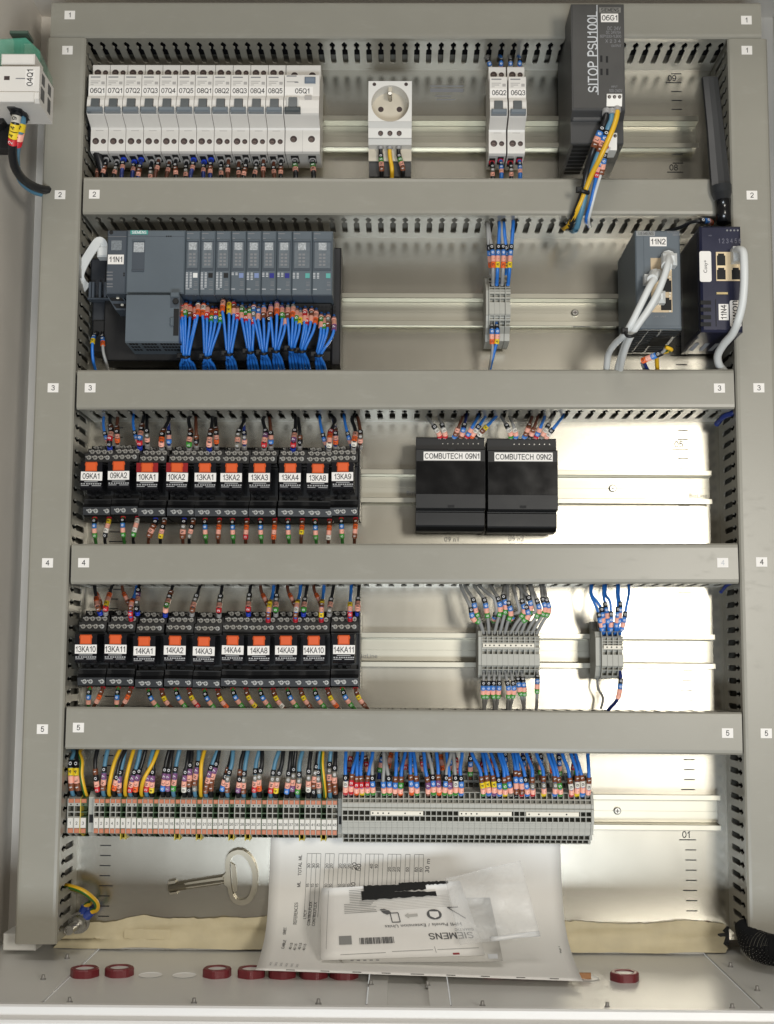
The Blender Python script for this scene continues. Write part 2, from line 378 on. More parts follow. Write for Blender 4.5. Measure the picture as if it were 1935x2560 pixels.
# printed height scale on the plate
g = G()
for k in range(2, 93):
    z = k * 10
    for x, sgn in ((646, -1), (42, 1)):
        ln = 18 if k % 10 == 0 else (14 if k % 5 == 0 else 11)
        if k % 10 == 0 and x == 646: ln = 17
        g.box(x, x + sgn * ln, z - .55, z + .55, 0, .12)
onplate('printed_scale', g, ink_m)
for k in (1, 5, 8, 9): txt(plate, '%02d' % k, 636, k * 100 + 5.2, .2, 6, ink_m)
g = G(); g.box(375, 411, 889, 893, 0, .15); g.box(375, 411, 895, 896.4, 0, .15); g.box(380, 398, 884, 885, 0, .15); g.box(382, 402, 880, 881, 0, .15)
onplate('printed_plate_mark', g, inkg_m)
txt(plate, '09 n1', *Q(975, 1165, .2), .2, 5, inkg_m); txt(plate, '09 n2', *Q(1115, 1164, .2), .2, 5, inkl_m)
# floor: frame, two gland plates, centre bracket, front lip
g = G(); g.box(XL, 44, ZF - 2, ZF, DB, DF); g.box(652, XR, ZF - 2, ZF, DB, DF)
g.box(44.0, 652, ZF - 2, ZF, DB, 2); setting('cabinet_floor', g, cab_m)
setting('gland_plate', G().box(45.2, 318, ZF - 4, ZF - 1.5, 2, DF), cab_m)
setting('gland_plate', G().box(391, 650.8, ZF - 4, ZF - 1.5, 2, DF), cab_m)
g = G(); g.box(319.5, 336, ZF - 3, ZF + .5, 2, DF); g.box(336, 372, ZF - 5, ZF - 2.5, 2, DF); g.box(372, 389.5, ZF - 3, ZF + .5, 2, DF); setting('floor_bracket', g, cab_m)
g = G(); lipp = [(DF, ZF - 4), (DF, ZF + .5), (DF + 2, ZF + 2), (DF + 9, ZF + 2), (DF + 11, ZF + .5), (DF + 12, ZF - 6), (DF + 16, ZF - 7.5), (DF + 19, ZF - 8), (DF + 20.5, ZF - 10), (DF + 20.5, ZF - 60), (DF, ZF - 60)]
g.prof(lipp, XL - 30, XR + 30); setting('cabinet_front_lip', g, lip_m)
# ================================================================== cable ducts with slotted walls
D = 77.0; PITCH = 12.6
def slot_outline():
    pts = []
    def arc(cx, cy, r, a0, a1, n, sx=1):
        for i in range(n + 1):
            a = R(a0 + (a1 - a0) * i / n); pts.append((cx + r * sx * math.cos(a), cy + r * math.sin(a)))
    c = PITCH / 2
    pts += [(c - 1.6, 16), (c + 1.6, 16), (c + 2.9, 19), (c + 2.9, 47.5), (c + 1.3, 49.8), (c + 1.3, 52.4)]
    pts += [(c + 2.5, 54), (c + 3.0, 57), (c + 2.6, 61), (c + 1.2, 63.2), (c + .6, 65.2), (c - .6, 65.2), (c - 1.2, 63.2), (c - 2.6, 61), (c - 3.0, 57), (c - 2.5, 54)]
    pts += [(c - 1.3, 52.4), (c - 1.3, 49.8), (c - 2.9, 47.5), (c - 2.9, 19)]
    return pts
SO = slot_outline()
def _cell():
    bm = bmesh.new(); outer = [(0, 0), (PITCH, 0), (PITCH, D - 1.5), (0, D - 1.5)]
    es = []
    for loop in (outer, SO):
        vs_ = [bm.verts.new((x, y, 0)) for x, y in loop]
        es += [bm.edges.new((vs_[i], vs_[(i + 1) % len(vs_)])) for i in range(len(vs_))]
    bmesh.ops.triangle_fill(bm, edges=es, use_beauty=True)
    bm.verts.ensure_lookup_table(); bm.verts.index_update()
    v = [(q.co.x, q.co.y) for q in bm.verts]; f = [[q.index for q in t.verts] for t in bm.faces]; bm.free(); return v, f
CELLV, CELLF = _cell()
def slotted(g, a0, a1, fixed, th, axis, phase=0):
    "wall from a0 to a1 along axis 'x' or 'z'; fixed = coordinate of the outer face; th = signed thickness inwards"
    def pt(a, d, k): return (a, fixed + th * k, d) if axis == 'x' else (fixed + th * k, a, d)
    n = int((a1 - a0) / PITCH); s = a0 + ((a1 - a0) - n * PITCH) / 2
    if s > a0:
        for lo, hi in ((a0, s), (s + n * PITCH, a1)):
            for k in (0, 1): g.add([pt(lo, 0, k), pt(hi, 0, k), pt(hi, D - 1.5, k), pt(lo, D - 1.5, k)], [(0, 1, 2, 3)])
    L = len(SO); h0 = 4
    for i in range(n):
        b = s + i * PITCH
        for k in (0, 1): g.add([pt(b + x, y, k) for x, y in CELLV], CELLF)
        hv = [pt(b + x, y, 0) for x, y in SO] + [pt(b + x, y, 1) for x, y in SO]
        g.add(hv, [(j, (j + 1) % L, (j + 1) % L + L, j + L) for j in range(L)])
def sticker(p, s, X, Z, d, faded=False):
    st = part(p, 'number_sticker', G().box(X - 5.4, X + 5.4, Z - 4.6, Z + 4.6, d, d + .25), paper_m)
    txt(st, s, X, Z, d + .35, 4.6, inkl_m if faded else ink_m)
def hduct(num, x0, x1, zt, zb, tilt, label, stickers, lipdark=True):
    zc = (zt + zb) / 2; t = thing('cable_duct', label, 'cable duct', ((x0 + x1) / 2, zc, 0), 'horizontal cable ducts')
    part(t, 'duct_base', G().box(x0, x1, zb + .6, zt - .6, .2, 2.2), duct_m)
    for z, s in ((zb + .5, 1.5), (zt - .5, -1.5)):
        g = G(); slotted(g, x0 + .4, x1 - .4, z, s, 'x'); part(t, 'slotted_wall', g, duct_m)
    g = G()
    g.prof([(D - 8, zb), (D - 1.6, zb - .35), (D, zb + 1.3), (D + .4, zb + 4), (D + .4, zt - 4), (D, zt - 1.3), (D - 1.6, zt + .35), (D - 8, zt), (D - 8, zt - .5), (D - 2.2, zt - 1.4), (D - 2.2, zb + 1.4), (D - 8, zb + .5)], x0, x1)
    part(t, 'duct_cover', g, duct_m)
    for s, X, Z, fd in stickers: sticker(t, s, X, Z, D + .45, fd)
    t.rotation_euler = (0, -R(tilt), 0); return t
hduct(1, -17, 712, 951, 913.2, 0, 'grey cable duct above the white circuit breakers, its cover marked 1', [('1', *Q(151, 33, D), 0), ('1', *Q(1612, 44, D), 0)])
hduct(2, 22.3, 675, 764.2, 726.1, 0, 'grey cable duct marked 2 between the breakers and the blue wired modules', [('2', *Q(204, 420, D), 0), ('2', 674 - 9, 745, 0)])
hduct(3, 22.3, 675.6, 566.3, 527.1, .29, 'grey cable duct marked 3 above the two flat black modules', [('3', 35.5, 548.2, 0), ('3', 661, 547.4, 0)])
hduct(4, 22.3, 675.6, 392.2, 353.4, .36, 'grey cable duct marked 4 below the two flat black modules', [('4', 34.5, 374, 0), ('4', 660.5, 373.5, 1)])
hduct(5, 22.3, 675.6, 231, 191.2, -.1, 'grey cable duct marked 5 above the long terminal rows', [('5', 34.5, 211.5, 0), ('5', 661.5, 211.5, 0)])
def vduct(x0, x1, z0, z1, label, stickers, inner):
    t = thing('cable_duct', label, 'cable duct', ((x0 + x1) / 2, z0, 0), 'vertical cable ducts')
    part(t, 'duct_base', G().box(x0 + .6, x1 - .6, z0, z1, .2, 2.2), duct_m)
    for x, s in ((x0 + .5, 1.5), (x1 - .5, -1.5)):
        g = G(); slotted(g, z0 + .4, z1 - .4, x, s, 'z'); part(t, 'slotted_wall', g, duct_m)
    g = G(); o = [(x0, D - 8), (x0 - .35, D - 1.6), (x0 + 1.3, D), (x0 + 4, D + .4), (x1 - 4, D + .4), (x1 - 1.3, D), (x1 + .35, D - 1.6), (x1, D - 8), (x1 - .5, D - 8), (x1 - 1.4, D - 2.2), (x0 + 1.4, D - 2.2), (x0 + .5, D - 8)]
    n = len(o); g.add([(x, z0, d) for x, d in o] + [(x, z1, d) for x, d in o], [tuple(range(n)), tuple(range(2 * n - 1, n - 1, -1))] + [(i, i + n, (i + 1) % n + n, (i + 1) % n) for i in range(n)])
    part(t, 'duct_cover', g, duct_m)
    for s, X, Z in stickers: sticker(t, s, X, Z, D + .45)
    return t
vduct(-19.8, 19.4, 8, 912.2, 'grey upright cable duct beside the relays, cover marked 1 to 5',
      [(str(i + 1), *Q(x, y, D)) for i, (x, y) in enumerate(((146, 109), (130, 421), (115, 838), (103, 1216), (92, 1575)))], 1)
vduct(677.6, 717.2, 12, 912.2, 'grey upright cable duct beside the black antenna, cover marked 1 to 5',
      [(str(i + 1), *Q(x, y, D)) for i, (x, y) in enumerate(((1613, 109), (1624, 422), (1639, 838), (1645, 1214), (1655, 1584)))], -1)
# wires seen through the slots of duct 2
for k, (c, z, d, xa, xb) in enumerate((('yellow', 741, 34, 300, 450), ('yellow', 738, 44, 310, 430), ('black', 743, 27, 60, 660), ('grey', 748, 50, 280, 520), ('black', 750, 40, 40, 500))):
    wire([(xa, z, d), ((xa + xb) / 2, z + 2, d + 3), (xb, z - 1, d)], 2.6, c, '', 0, '', None, label=['thick yellow cable lying in the duct marked 2', 'yellow cable nearer the slots of the duct marked 2', 'black cable along the bottom of the duct marked 2', 'grey cable lying in the duct marked 2', 'black cable in the duct marked 2, under its cover'][k], cat='cable', name='cable')
for k in range(4):
    z = (905, 545, 372, 211)[k] + 25 * (k == 0)
    wire([(60, z, 40), (340, z + 3, 44), (640, z, 40)], 3, 'black', '', 0, '', None, label='black cable running inside the cable duct ' + ('above the breakers', 'above the flat black modules', 'below the flat black modules', 'above the long terminal rows')[k], cat='cable', name='cable')
WM['bundle'] = mat('slot_dark_fill', (16, 16, 18), .8, var=.2, scale=120, spec=.1)  # near-black filler tubes added inside the ducts so their slots look black
for k, (z, xa, xb, r_, wh) in enumerate(((932, 0, 700, 14, 'above the breakers'), (752.5, 30, 668, 8.5, 'below the breakers'), (547, 30, 668, 15, 'above the flat black modules'), (373, 30, 668, 15, 'below the flat black modules'), (211, 30, 668, 15, 'above the long terminal rows'))):
    wire([(xa, z, 30), ((xa + xb) / 2, z, 31), (xb, z, 30)], r_, 'bundle', '', 0, '', None, label='added slot-darkening tube inside the duct ' + wh, cat='dark filler', name='slot_darkener', n=14)
    wire([(xa, z + .5, 30 + r_ * 1.75), ((xa + xb) / 2, z, 30 + r_ * 1.75), (xb, z, 30 + r_ * 1.75)], r_ * .7, 'bundle', '', 0, '', None, label='thinner added slot-darkening tube under the cover of the duct ' + wh, cat='dark filler', name='slot_darkener', n=12)
for x_, z0_, wh in ((-.2, 20, 'beside the relays'), (697.4, 24, 'beside the antenna')):  # same added filler, darkening the slots of the upright ducts
    wire([(x_, z0_, 32), (x_, 470, 33), (x_, 905, 32)], 14.5, 'bundle', '', 0, '', None, label='added slot-darkening tube inside the upright duct ' + wh, cat='dark filler', name='slot_darkener', n=14)
    wire([(x_, z0_, 57), (x_, 470, 57), (x_, 905, 57)], 9.5, 'bundle', '', 0, '', None, label='thinner added slot-darkening tube under the cover of the upright duct ' + wh, cat='dark filler', name='slot_darkener', n=12)
# ================================================================== DIN rails
def rail(z, x0, x1, label, screws, words):
    t = thing('din_rail', label, 'mounting rail', ((x0 + x1) / 2, z, 0), 'horizontal mounting rails')
    h = 17.5
    pts = [(.2, z - 12.6), (.2, z + 12.6), (1.2, z + 12.6), (14, z + 13.4), (14, z + h - .3), (14.8, z + h), (15.2, z + h - .3), (15.2, z + 12.4), (14.6, z + 12.0), (2, z + 11.4), (1.3, z + 11), (1.3, z + .25), (1.0, z + .15), (1.0, z - .15), (1.3, z - .25), (1.3, z - 11), (2, z - 11.4), (14.6, z - 12.0), (15.2, z - 12.4), (15.2, z - h + .3), (14.8, z - h), (14, z - h + .3), (14, z - 13.4), (1.2, z - 12.6)]
    part(t, 'rail_profile', G().prof(pts, x0, x1), rail_m)
    for x in screws:
        g = G(); g.disc(x, z, 1.3, 4.4, 3.7, 16, 0, .8); g.box(x - 2.1, x + 2.1, z - .4, z + .4, 4.4, 4.5, 0, 1); g.box(x - .4, x + .4, z - 2.1, z + 2.1, 4.4, 4.52, 0, 1)
        part(t, 'screw', g, [steel_m, hole_m])
    for s, X, Z in words: txt(t, s, X, Z, 1.5, 4.6, inkg_m)
    return t
rail(838.7, 30, 660, 'zinc mounting rail behind the white circuit breakers', [532], [])
rail(644.7, 40, 640, 'zinc mounting rail behind the four grey and blue wired terminals', [528.5], [('BizLine', 536, 632.5)])
rail(457.9, 24, 666, 'zinc mounting rail behind the two flat black modules', [566], [('BizLine', 361, 452), ('BizLine', 655, 451)])
rail(289.4, 24, 666, 'zinc mounting rail behind the relays marked 14', [], [('BizLine', 313, 283)])
rail(128.5, 16, 668, 'zinc mounting rail behind the numbered orange and white terminals', [566.5], [])
# ================================================================== circuit breakers
def mcb_body(w=17.7):
    g = G()
    p = [(12, 799), (40, 798.2), (55, 797.8), (58.5, 799), (59, 802), (59, 821.5), (60, 823.6), (63, 824.6), (78, 829.6), (80, 831), (80.5, 836), (79.4, 845), (77.4, 849), (75.2, 850.8), (75, 852), (75, 873.6), (74.4, 874.2), (59, 875.4), (59, 891.4), (58.4, 892), (12, 892)]
    g.prof(p, 0, w); return g
def screwhole(p, X, Z, d, r, name='terminal_screw'):
    g = G(); g.disc(X, Z, d - 1, d + .12, r, 14, 0); g.disc(X - .1 * r, Z - .28 * r, d, d + .2, r * .62, 10, 1); g.box(X - r * .5, X + r * .4, Z - .4 * r, Z - .2 * r, d, d + .28, 0, 0)
    return part(p, name, g, [hole_m, mat('screw_dull', (112, 98, 92), .45, .4, var=.15, scale=300)])
def mcb_common(t, x0, x1, two=False, lever=(0, 0)):
    pass
def make_mcb(x, dz=0, mirror=False):
    t = thing('circuit_breaker', 'b', 'circuit breaker', (x, 797.8 + dz, 12), 'white single circuit breakers')
    b = mcb_body(); b.v = [(q[0] + x, q[1] + dz, q[2]) for q in b.v]; part(t, 'breaker_body', b, white_m)
    xc = x + 8.85
    g = G(); g.box(x + 1, x + 16.7, 830.2 + dz, 835.6 + dz, 79.5, 86.5, 1.4, 0); g.box(x + 2, x + 15.7, 831.2 + dz, 834.3 + dz, 86.4, 86.9, .3, 0)
    tg = part(t, 'toggle_handle', g, togl_m)
    part(t, 'toggle_stem', G().prof([(77, 835.8 + dz), (83.4, 835.8 + dz), (81.2, 845.8 + dz), (75, 845.8 + dz)], x + 4.6, x + 12.8), tog_m)
    part(t, 'toggle_recess', G().prof([(78.5, 836 + dz), (80.9, 836 + dz), (79.2, 846.4 + dz), (78.5, 846.4 + dz)], x + 4.2, x + 13.2), hole_m)
    for dx_, z, r in ((5.2, 883.2, 3.5), (13.2, 883.2, 2.7), (5.2, 809.4, 3.5), (13.2, 809.2, 2.7)): screwhole(t, x + dx_, z + dz, 59, r)
    part(t, 'name_strip', G().box(x + .3, x + 17.4, 852.4 + dz, 861.2 + dz, 74, 75.3), mat('strip_paper', (240, 236, 230), .5, var=.01))
    g = G()
    g.box(x + 1.8, x + 12, 870.6 + dz, 871.8 + dz, 75, 75.12); g.box(x + 2, x + 11.6, 866.6 + dz, 867.3 + dz, 75, 75.12, 0, 1); g.box(x + 2, x + 9.8, 864.6 + dz, 865.4 + dz, 75, 75.12, 0, 1); g.box(x + 2, x + 5, 862.8 + dz, 863.4 + dz, 75, 75.12, 0, 1); g.box(x + 13, x + 16.4, 863.4 + dz, 866.4 + dz, 75, 75.12, 0, 1)
    g.box(x + 5, x + 13, 820.4 + dz, 820.9 + dz, 59, 59.12, 0, 1)
    part(t, 'rating_print', g, [inkg_m, mat('print_faint', (172, 168, 164), .6, var=0)])
    g = G(); g.box(x + 1.5, x + 7.6, 797.2 + dz, 799.8 + dz, 26, 48); g.box(x + 10, x + 16, 797.2 + dz, 799.8 + dz, 32, 52); part(t, 'wire_entry', g, dark_m)
    return t
names = ['06Q1', '07Q1', '07Q2', '07Q3', '07Q4', '07Q5', '08Q1', '08Q2', '08Q3', '08Q4', '08Q5']
PM = 18.26
m0 = make_mcb(23.6); mcbs = []
for i, nme in enumerate(names):
    t = m0 if i == 0 else dup(m0, i * PM, -.0 * i)
    t['label'] = 'white circuit breaker labelled %s with grey toggle' % nme
    mcbs.append((t, nme, 23.6 + i * PM + 9, 856.7))
mx = Q(1057, 180, 75)[0]
for i, nme in enumerate(('06Q2', '06Q3')):
    t = dup(m0, mx - 23.6 + .4 + i * 19.3, -1.6); t['label'] = 'white circuit breaker labelled %s with red collared wires below' % nme
    mcbs.append((t, nme, mx + .4 + i * 19.3 + 9.6, 855.1))
for t, nme, X, Z in mcbs: fit(t, nme, X, Z, 75.45, 14.6, 4.8, ink_m)
# double width residual current breaker 05Q1
x = 23.6 + 11 * PM + .2; W2 = 35.6
t = thing('residual_current_breaker', 'double width white breaker labelled 05Q1 with blue grey test button', 'circuit breaker', (x, 797.8, 12))
g = mcb_body(W2); g.v = [(q[0] + x, q[1], q[2]) for q in g.v]; part(t, 'breaker_body', g, white_m)
part(t, 'toggle_handle', G().box(x + 1, x + 17.2, 830, 835.6, 79.5, 86.5, 1.4), tog_m)
part(t, 'toggle_stem', G().prof([(77, 835.8), (83.4, 835.8), (81.2, 847.5), (75, 847.5)], x + 5, x + 13), tog_m)
for a in (2.6, 13.6): part(t, 'toggle_cheek', G().box(x + a, x + a + 1.7, 836, 847, 78, 82.5, .6), whiter_m)
part(t, 'test_button', G().box(x + 20.5, x + 31.5, 864.6, 871.2, 74, 77.4, 1), mat('test_blue', (112, 124, 138), .35))
for a in (8.5, 27): screwhole(t, x + a, 880.5, 59, 3.6); screwhole(t, x + a, 812, 59, 3.6)
part(t, 'name_strip', G().box(x + .3, x + 29, 852.4, 861.2, 74, 75.3), MATS['strip_paper']); fit(t, '05Q1', x + 18, 856.6, 75.45, 14.6, 4.8, ink_m)
g = G(); g.box(x + 1.8, x + 12, 872, 873.2, 75, 75.12); g.box(x + 2, x + 13, 866, 867, 75, 75.12, 0, 1); g.box(x + 10, x + 14, 865.4, 866.6, 75, 75.13); g.box(x + 21, x + 28, 843.5, 850, 77, 79.3, 0, 1); g.box(x + 17.7, x + 17.95, 798, 823, 58, 59.13, 0, 1); part(t, 'rating_print', g, [inkg_m, MATS['print_faint']])
g = G(); g.box(x + 5, x + 13, 797.2, 799.8, 30, 50); g.box(x + 23, x + 31, 797.2, 799.8, 30, 50); part(t, 'wire_entry', g, dark_m)
part(t, 'side_gap', G().box(x - .45, x - .05, 799, 891, 13, 58.6), dark_m)
# wires leaving the breakers downwards into duct 2
for i in range(11):
    bx = 23.6 + i * PM
    for j, (dx_, d0) in enumerate(((4.8, 36), (13, 42))):
        X = bx + dx_
        cb = i in (2, 6) or (i in (1, 5) and j == 1)
        col = 'dark blue' if cb else ('black' if (i + j) % 2 else 'brown')
        lab = 'short %s wire below the white circuit breaker labelled %s' % (col, names[i])
        sl = {0: '0 p6', 1: '0 1 pL', 2: '0 8 pN', 3: '0 pL'}[(i * 2 + j) % 4]
        wire([(X, 799, d0), (X + .4, 787, d0 + 7), (X + 2.2 * random.uniform(-1, 1), 773, d0 + 8), (X + 2 * random.uniform(-1, 1), 757, d0 - 4)], 2.1, col, sl, 9 + random.uniform(0, 5), '', 'short wires below the breaker row', ls=4.2, rs=2.5, label=lab, ferrule='blue' if cb else 'grey')
for j, (dx_, sl) in enumerate(((8.5, '0 5 pL'), (27, '0 5 pN'))):
    X = x + dx_
    wire([(X, 799, 40), (X + 1, 788, 47), (X + 2, 775, 49), (X, 757, 40)], 2.6, 'black', sl, 7, '', None, rs=3, ls=4.4, label='thick black wire with %s sleeve below the breaker labelled 05Q1' % ('pink L', 'pink N')[j], ferrule='grey')
for i in range(2):
    bx = mx + .4 + i * 19.3
    for j, (dx_, fr, sl) in enumerate(((4.2, 'red', '0 8 pL'), (13, 'red', '0 6 p1'))):
        wire([(bx + dx_, 797.4, 38 + 6 * j), (bx + dx_ + .3, 788, 46 + 4 * j), (bx + dx_ + .5, 775, 46 + 4 * j), (bx + dx_, 757, 36)], 2.2, 'black' if j == 0 else 'blue', sl, 11 - 3 * j, '', None, label='%s wire with red collar under breaker %s' % ('black' if j == 0 else 'blue', ('06Q2', '06Q3')[i]), ferrule=fr)
    for j, (dx_, sl, dxx) in enumerate(((4, '9 6 0', -6 if i == 0 else 0), (13, 'p. 6 0', 1))):
        wire([(bx + dx_, 889, 44), (bx + dx_ + dxx * .5, 898, 52), (bx + dx_ + dxx, 907, 44), (bx + dx_ + dxx * .4, 916, 30)], 1.9, 'grey' if j == 0 else 'blue', sl, 5, '', None, label='%s wire entering the top of breaker %s' % ('grey' if j == 0 else 'blue', ('06Q2', '06Q3')[i]))
# ================================================================== socket outlet on the rail
z4 = zoom(640, 150, 3.981)
xa, zt_ = z4(1120, 210, 72); xb, zb_ = z4(1550, 612, 72)
t = thing('socket_outlet', 'white round earthed socket outlet on the rail with three wires below', 'socket', (xa, 795, 12))
cx_, cz_ = z4(1336, 440, 70); rr = (z4(1524, 440, 70)[0] - z4(1148, 440, 70)[0]) / 2
n = 40; circ = [(cx_ + rr * math.cos(2 * math.pi * i / n), cz_ + rr * math.sin(2 * math.pi * i / n)) for i in range(n)]
sq = []
for cxx, czz in circ:
    dx_, dz_ = cxx - cx_, czz - cz_
    ks = []
    if dx_ > 1e-6: ks.append((xb - cx_) / dx_)
    if dx_ < -1e-6: ks.append((xa - cx_) / dx_)
    if dz_ > 1e-6: ks.append((zt_ - cz_) / dz_)
    if dz_ < -1e-6: ks.append((zb_ - cz_) / dz_)
    k = min(ks); sq.append((cx_ + dx_ * k, cz_ + dz_ * k))
for ci, (qx, qz) in enumerate(((xa, zt_), (xb, zt_), (xa, zb_), (xb, zb_))):
    j = min(range(n), key=lambda i: (sq[i][0] - qx) ** 2 + (sq[i][1] - qz) ** 2); sq[j] = (qx, qz)
g = G(); g.loop2(sq, circ, 14, 72); part(t, 'face_plate', g, whiter_m)
g = G(); g.disc(cx_, cz_, 50, 54, rr + .2, 40); part(t, 'socket_cup', g, sock_m)
for zx in (1243, 1427):
    X, Z = z4(zx, 492, 54); part(t, 'contact_hole', G().disc(X, Z, 53, 54.2, 2.9, 16), hole_m)
X, Z = z4(1335, 390, 56); g = G(); g.tube([(X, Z, 50), (X, Z, 68), (X, Z + .3, 70)], 2.3, 12, r1=1.9); part(t, 'earth_pin', g, steel_m)
part(t, 'cup_rib', G().box(X - 2, X + 2, cz_ + rr - 5, cz_ + rr + .4, 54, 68, .6), sock_m)
for zx in (1178, 1494):
    X, Z = z4(zx, 242, 72); part(t, 'cover_screw', G().disc(X, Z, 71, 72.15, 1.9, 12), hole_m)
za, zb2, zc2, zd2 = z4(1336, 680, 66)[1], z4(1336, 775, 64)[1], z4(1336, 845, 58)[1], z4(1336, 990, 50)[1]
g = G(); g.prof([(14, zd2), (30, zd2), (30, zc2), (58, zc2), (62, zb2 - .5), (64, zb2), (66, za), (71.5, zb_ - .1), (14, zb_ - .1)], xa, xb); part(t, 'terminal_cover', g, whiter_m)
g = G(); g.box(xa, xb, zd2, zc2, 30, 46); part(t, 'terminal_body', g, sock_m)
g = G(); g.box(xa + .5, xb - .5, zd2 - 16, zd2, 14, 44); part(t, 'base_body', g, psu_m)
for zx in (1240, 1333, 1425):
    X, Z = z4(zx, 727, 65.6); screwhole(t, X, Z, 65.4, 2.6)
for zx, c, sl, ex in ((1240, 'black', '0 5 pN 1', 1250), (1330, 'yellow', '', 1352), (1420, 'black', '0 5 pL 1', 1460)):
    a = z4(zx, 850, 54); b = z4(zx + 2, 950, 52); c2 = z4(ex, 1080, 52); e = z4(ex, 1180, 46)
    wire([(*a, 54), (*b, 52), (*c2, 53), (*e, 46), (e[0], e[1] - 9, 40)], 2.2, c, sl, 9, '', None, rs=2.7, ls=4.6, label={'': 'yellow wire in the middle below the white socket outlet', '0 5 pN 1': 'black wire with N sleeve below the white socket outlet', '0 5 pL 1': 'black wire with L sleeve below the white socket outlet'}[sl], ferrule='grey')
# ================================================================== power supply 06G1
zp = zoom(1370, 0, 6.688); zq = zoom(1370, 250, 6.32)
DP = 125
xa, zt_ = zp(385, 65, DP); xb = zp(1268, 200, DP)[0]
zm = zp(800, 1850, DP)[1]; zlow = zq(330, 690, DP - 12)[1]
t = thing('power_supply', 'tall dark grey power supply lettered SITOP PSU100L standing out over the duct', 'power supply', (xa, zlow, 12))
g = G(); g.prof([(14, zlow), (DP - 13, zlow), (DP - 12, zlow + 1), (DP - 12, zm - 6), (DP - 1, zm), (DP, zm + 1), (DP, zt_ - .8), (DP - .8, zt_), (14, zt_)], xa, xb); part(t, 'housing', g, psu_m)
part(t, 'housing_ledge', G().box(xa + 1.5, xa + 30, *(lambda a, b: (b, a))(zq(400, 262, DP - 8)[1], zq(400, 325, DP - 8)[1]), DP - 13, DP - 7, 1), mat('psu_ledge', (84, 84, 84), .4))
part(t, 'face_panel', G().box(xa + 1.2, xb - .8, zm + 2.5, zt_ - 1.2, DP - .5, DP + .35, .2), mat('psu_face', (70, 69, 67), .42, var=.05))
g = G()
for k in range(8):
    d0 = 30 + k * 10.2
    for a, b in ((3, 20), (22, 42)): g.box(xa + a, xa + b, zlow - .25, zlow + .2, d0, d0 + 6.6)
part(t, 'vent_slot', g, dark_m)
g = G()
X, Z0 = zp(820, 85, DP); X2, Z1 = zp(833, 1590, DP); g.box((X + X2) / 2 - .42, (X + X2) / 2 + .42, Z1, Z0, DP, DP + .5); part(t, 'printed_line', g, inkl_m)
X, Z = zp(728, 870, DP); H_ = zp(728, 190, DP)[1] - zp(728, 1545, DP)[1]
fit(t, 'SITOP PSU100L', X + 1.0, Z, DP + .5, H_, 8.8, inkl_m, 90)
X, Z = zp(1035, 172, DP); bd = part(t, 'brand_plate', G().box(X - 10.6, X + 10.6, Z - 2.6, Z + 2.6, DP, DP + .6), mat('brand_grey', (128, 126, 120), .45)); txt(bd, 'SIEMENS', X, Z, DP + .7, 3.3, ink_m)
X, Z = zp(1028, 303, DP); bd = part(t, 'name_sticker', G().box(X - 8.5, X + 8.5, Z - 4.4, Z + 4.4, DP, DP + .6), paper_m); txt(bd, '06G1', X, Z, DP + .75, 5, ink_m)
for s, zx, zy, wd, h in (('DC 24V', 1105, 478, 13, 3.4), ('DC 24V/5A', 1095, 545, 14.6, 2.6), ('6EP1333-1LB00', 1045, 610, 21, 2.6), ('X 2 3 4', 1085, 690, 15, 3), ('OUTPUT', 1140, 770, 9.6, 2.2), ('INPUT', 1110, 1452, 6, 1.8), ('100-240V', 1130, 1520, 13, 3)):
    X, Z = zp(zx, zy, DP); fit(t, s, X, Z, DP + .5, wd, h, inkg_m)
for zx, zy in ((890, 985), (985, 995), (893, 1205), (990, 1205)):
    X, Z = zp(zx, zy, DP); part(t, 'face_slot', G().box(X - 1.1, X + 1.1, Z - 3.3, Z + 3.3, DP, DP + .5), dark_m)
# screw connectors
X0, Z1 = zp(975, 1590, DP); X1, Z0 = zp(1235, 1800, DP)
def plug(t, X0, X1, Z0, Z1, d0, d1, n):
    p = part(t, 'screw_connector', G().prof([(d0, Z0), (d1 - 3, Z0), (d1, Z1 - 3), (d1, Z1), (d0, Z1)], X0, X1), whiter_m)
    for k in range(n):
        X = X0 + (k + .5) * (X1 - X0) / n
        g = G(); g.disc(X, Z1 - 3, d1 - 1.5, d1 + .12, 1.7, 12); g.disc(X + .2, Z1 - 3.3, d1 - 1, d1 + .2, .9, 8, 1); part(p, 'clamp_screw', g, [hole_m, steel_m])
    return p
plug(t, X0, X1, Z0, Z1, DP - 20, DP + 3, 3)
xq0, zq1 = zq(985, 545, DP - 12); xq1, zq0 = zq(1085, 800, DP - 12)
plug(t, xq0 - 2, xq1, zq0, zq1, DP - 30, DP - 8, 2)
# its wires hang in front of duct 2 and enter its lower slots
def pz(*a): return [(*zq(x, y, d), d) for x, y, d in a]
wire(pz((925, 160, 124), (915, 300, 126), (840, 480, 125), (760, 660, 122), (690, 850, 118), (620, 1120, 106), (555, 1420, 97), (500, 1600, 94), (420, 1800, 86), (330, 2020, 70), (250, 1990, 56), (200, 1950, 40)), 3.1, 'black', '0 6 pL 1', 18, '', None, rs=3.5, ls=5.6, label='thick black wire with L sleeve hanging from the dark power supply', ferrule='grey', sub=4)
wire(pz((1005, 160, 124), (1000, 310, 126), (945, 440, 126), (895, 600, 123), (830, 760, 120), (750, 960, 115), (670, 1200, 104), (610, 1400, 98), (560, 1620, 94), (500, 1850, 86), (440, 2050, 72), (380, 2060, 56), (330, 2010, 40)), 3.0, 'light blue', '0 6 pN 1', 22, '', None, rs=3.5, ls=5.6, label='light blue wire with N sleeve hanging from the dark power supply', ferrule='grey', sub=4)
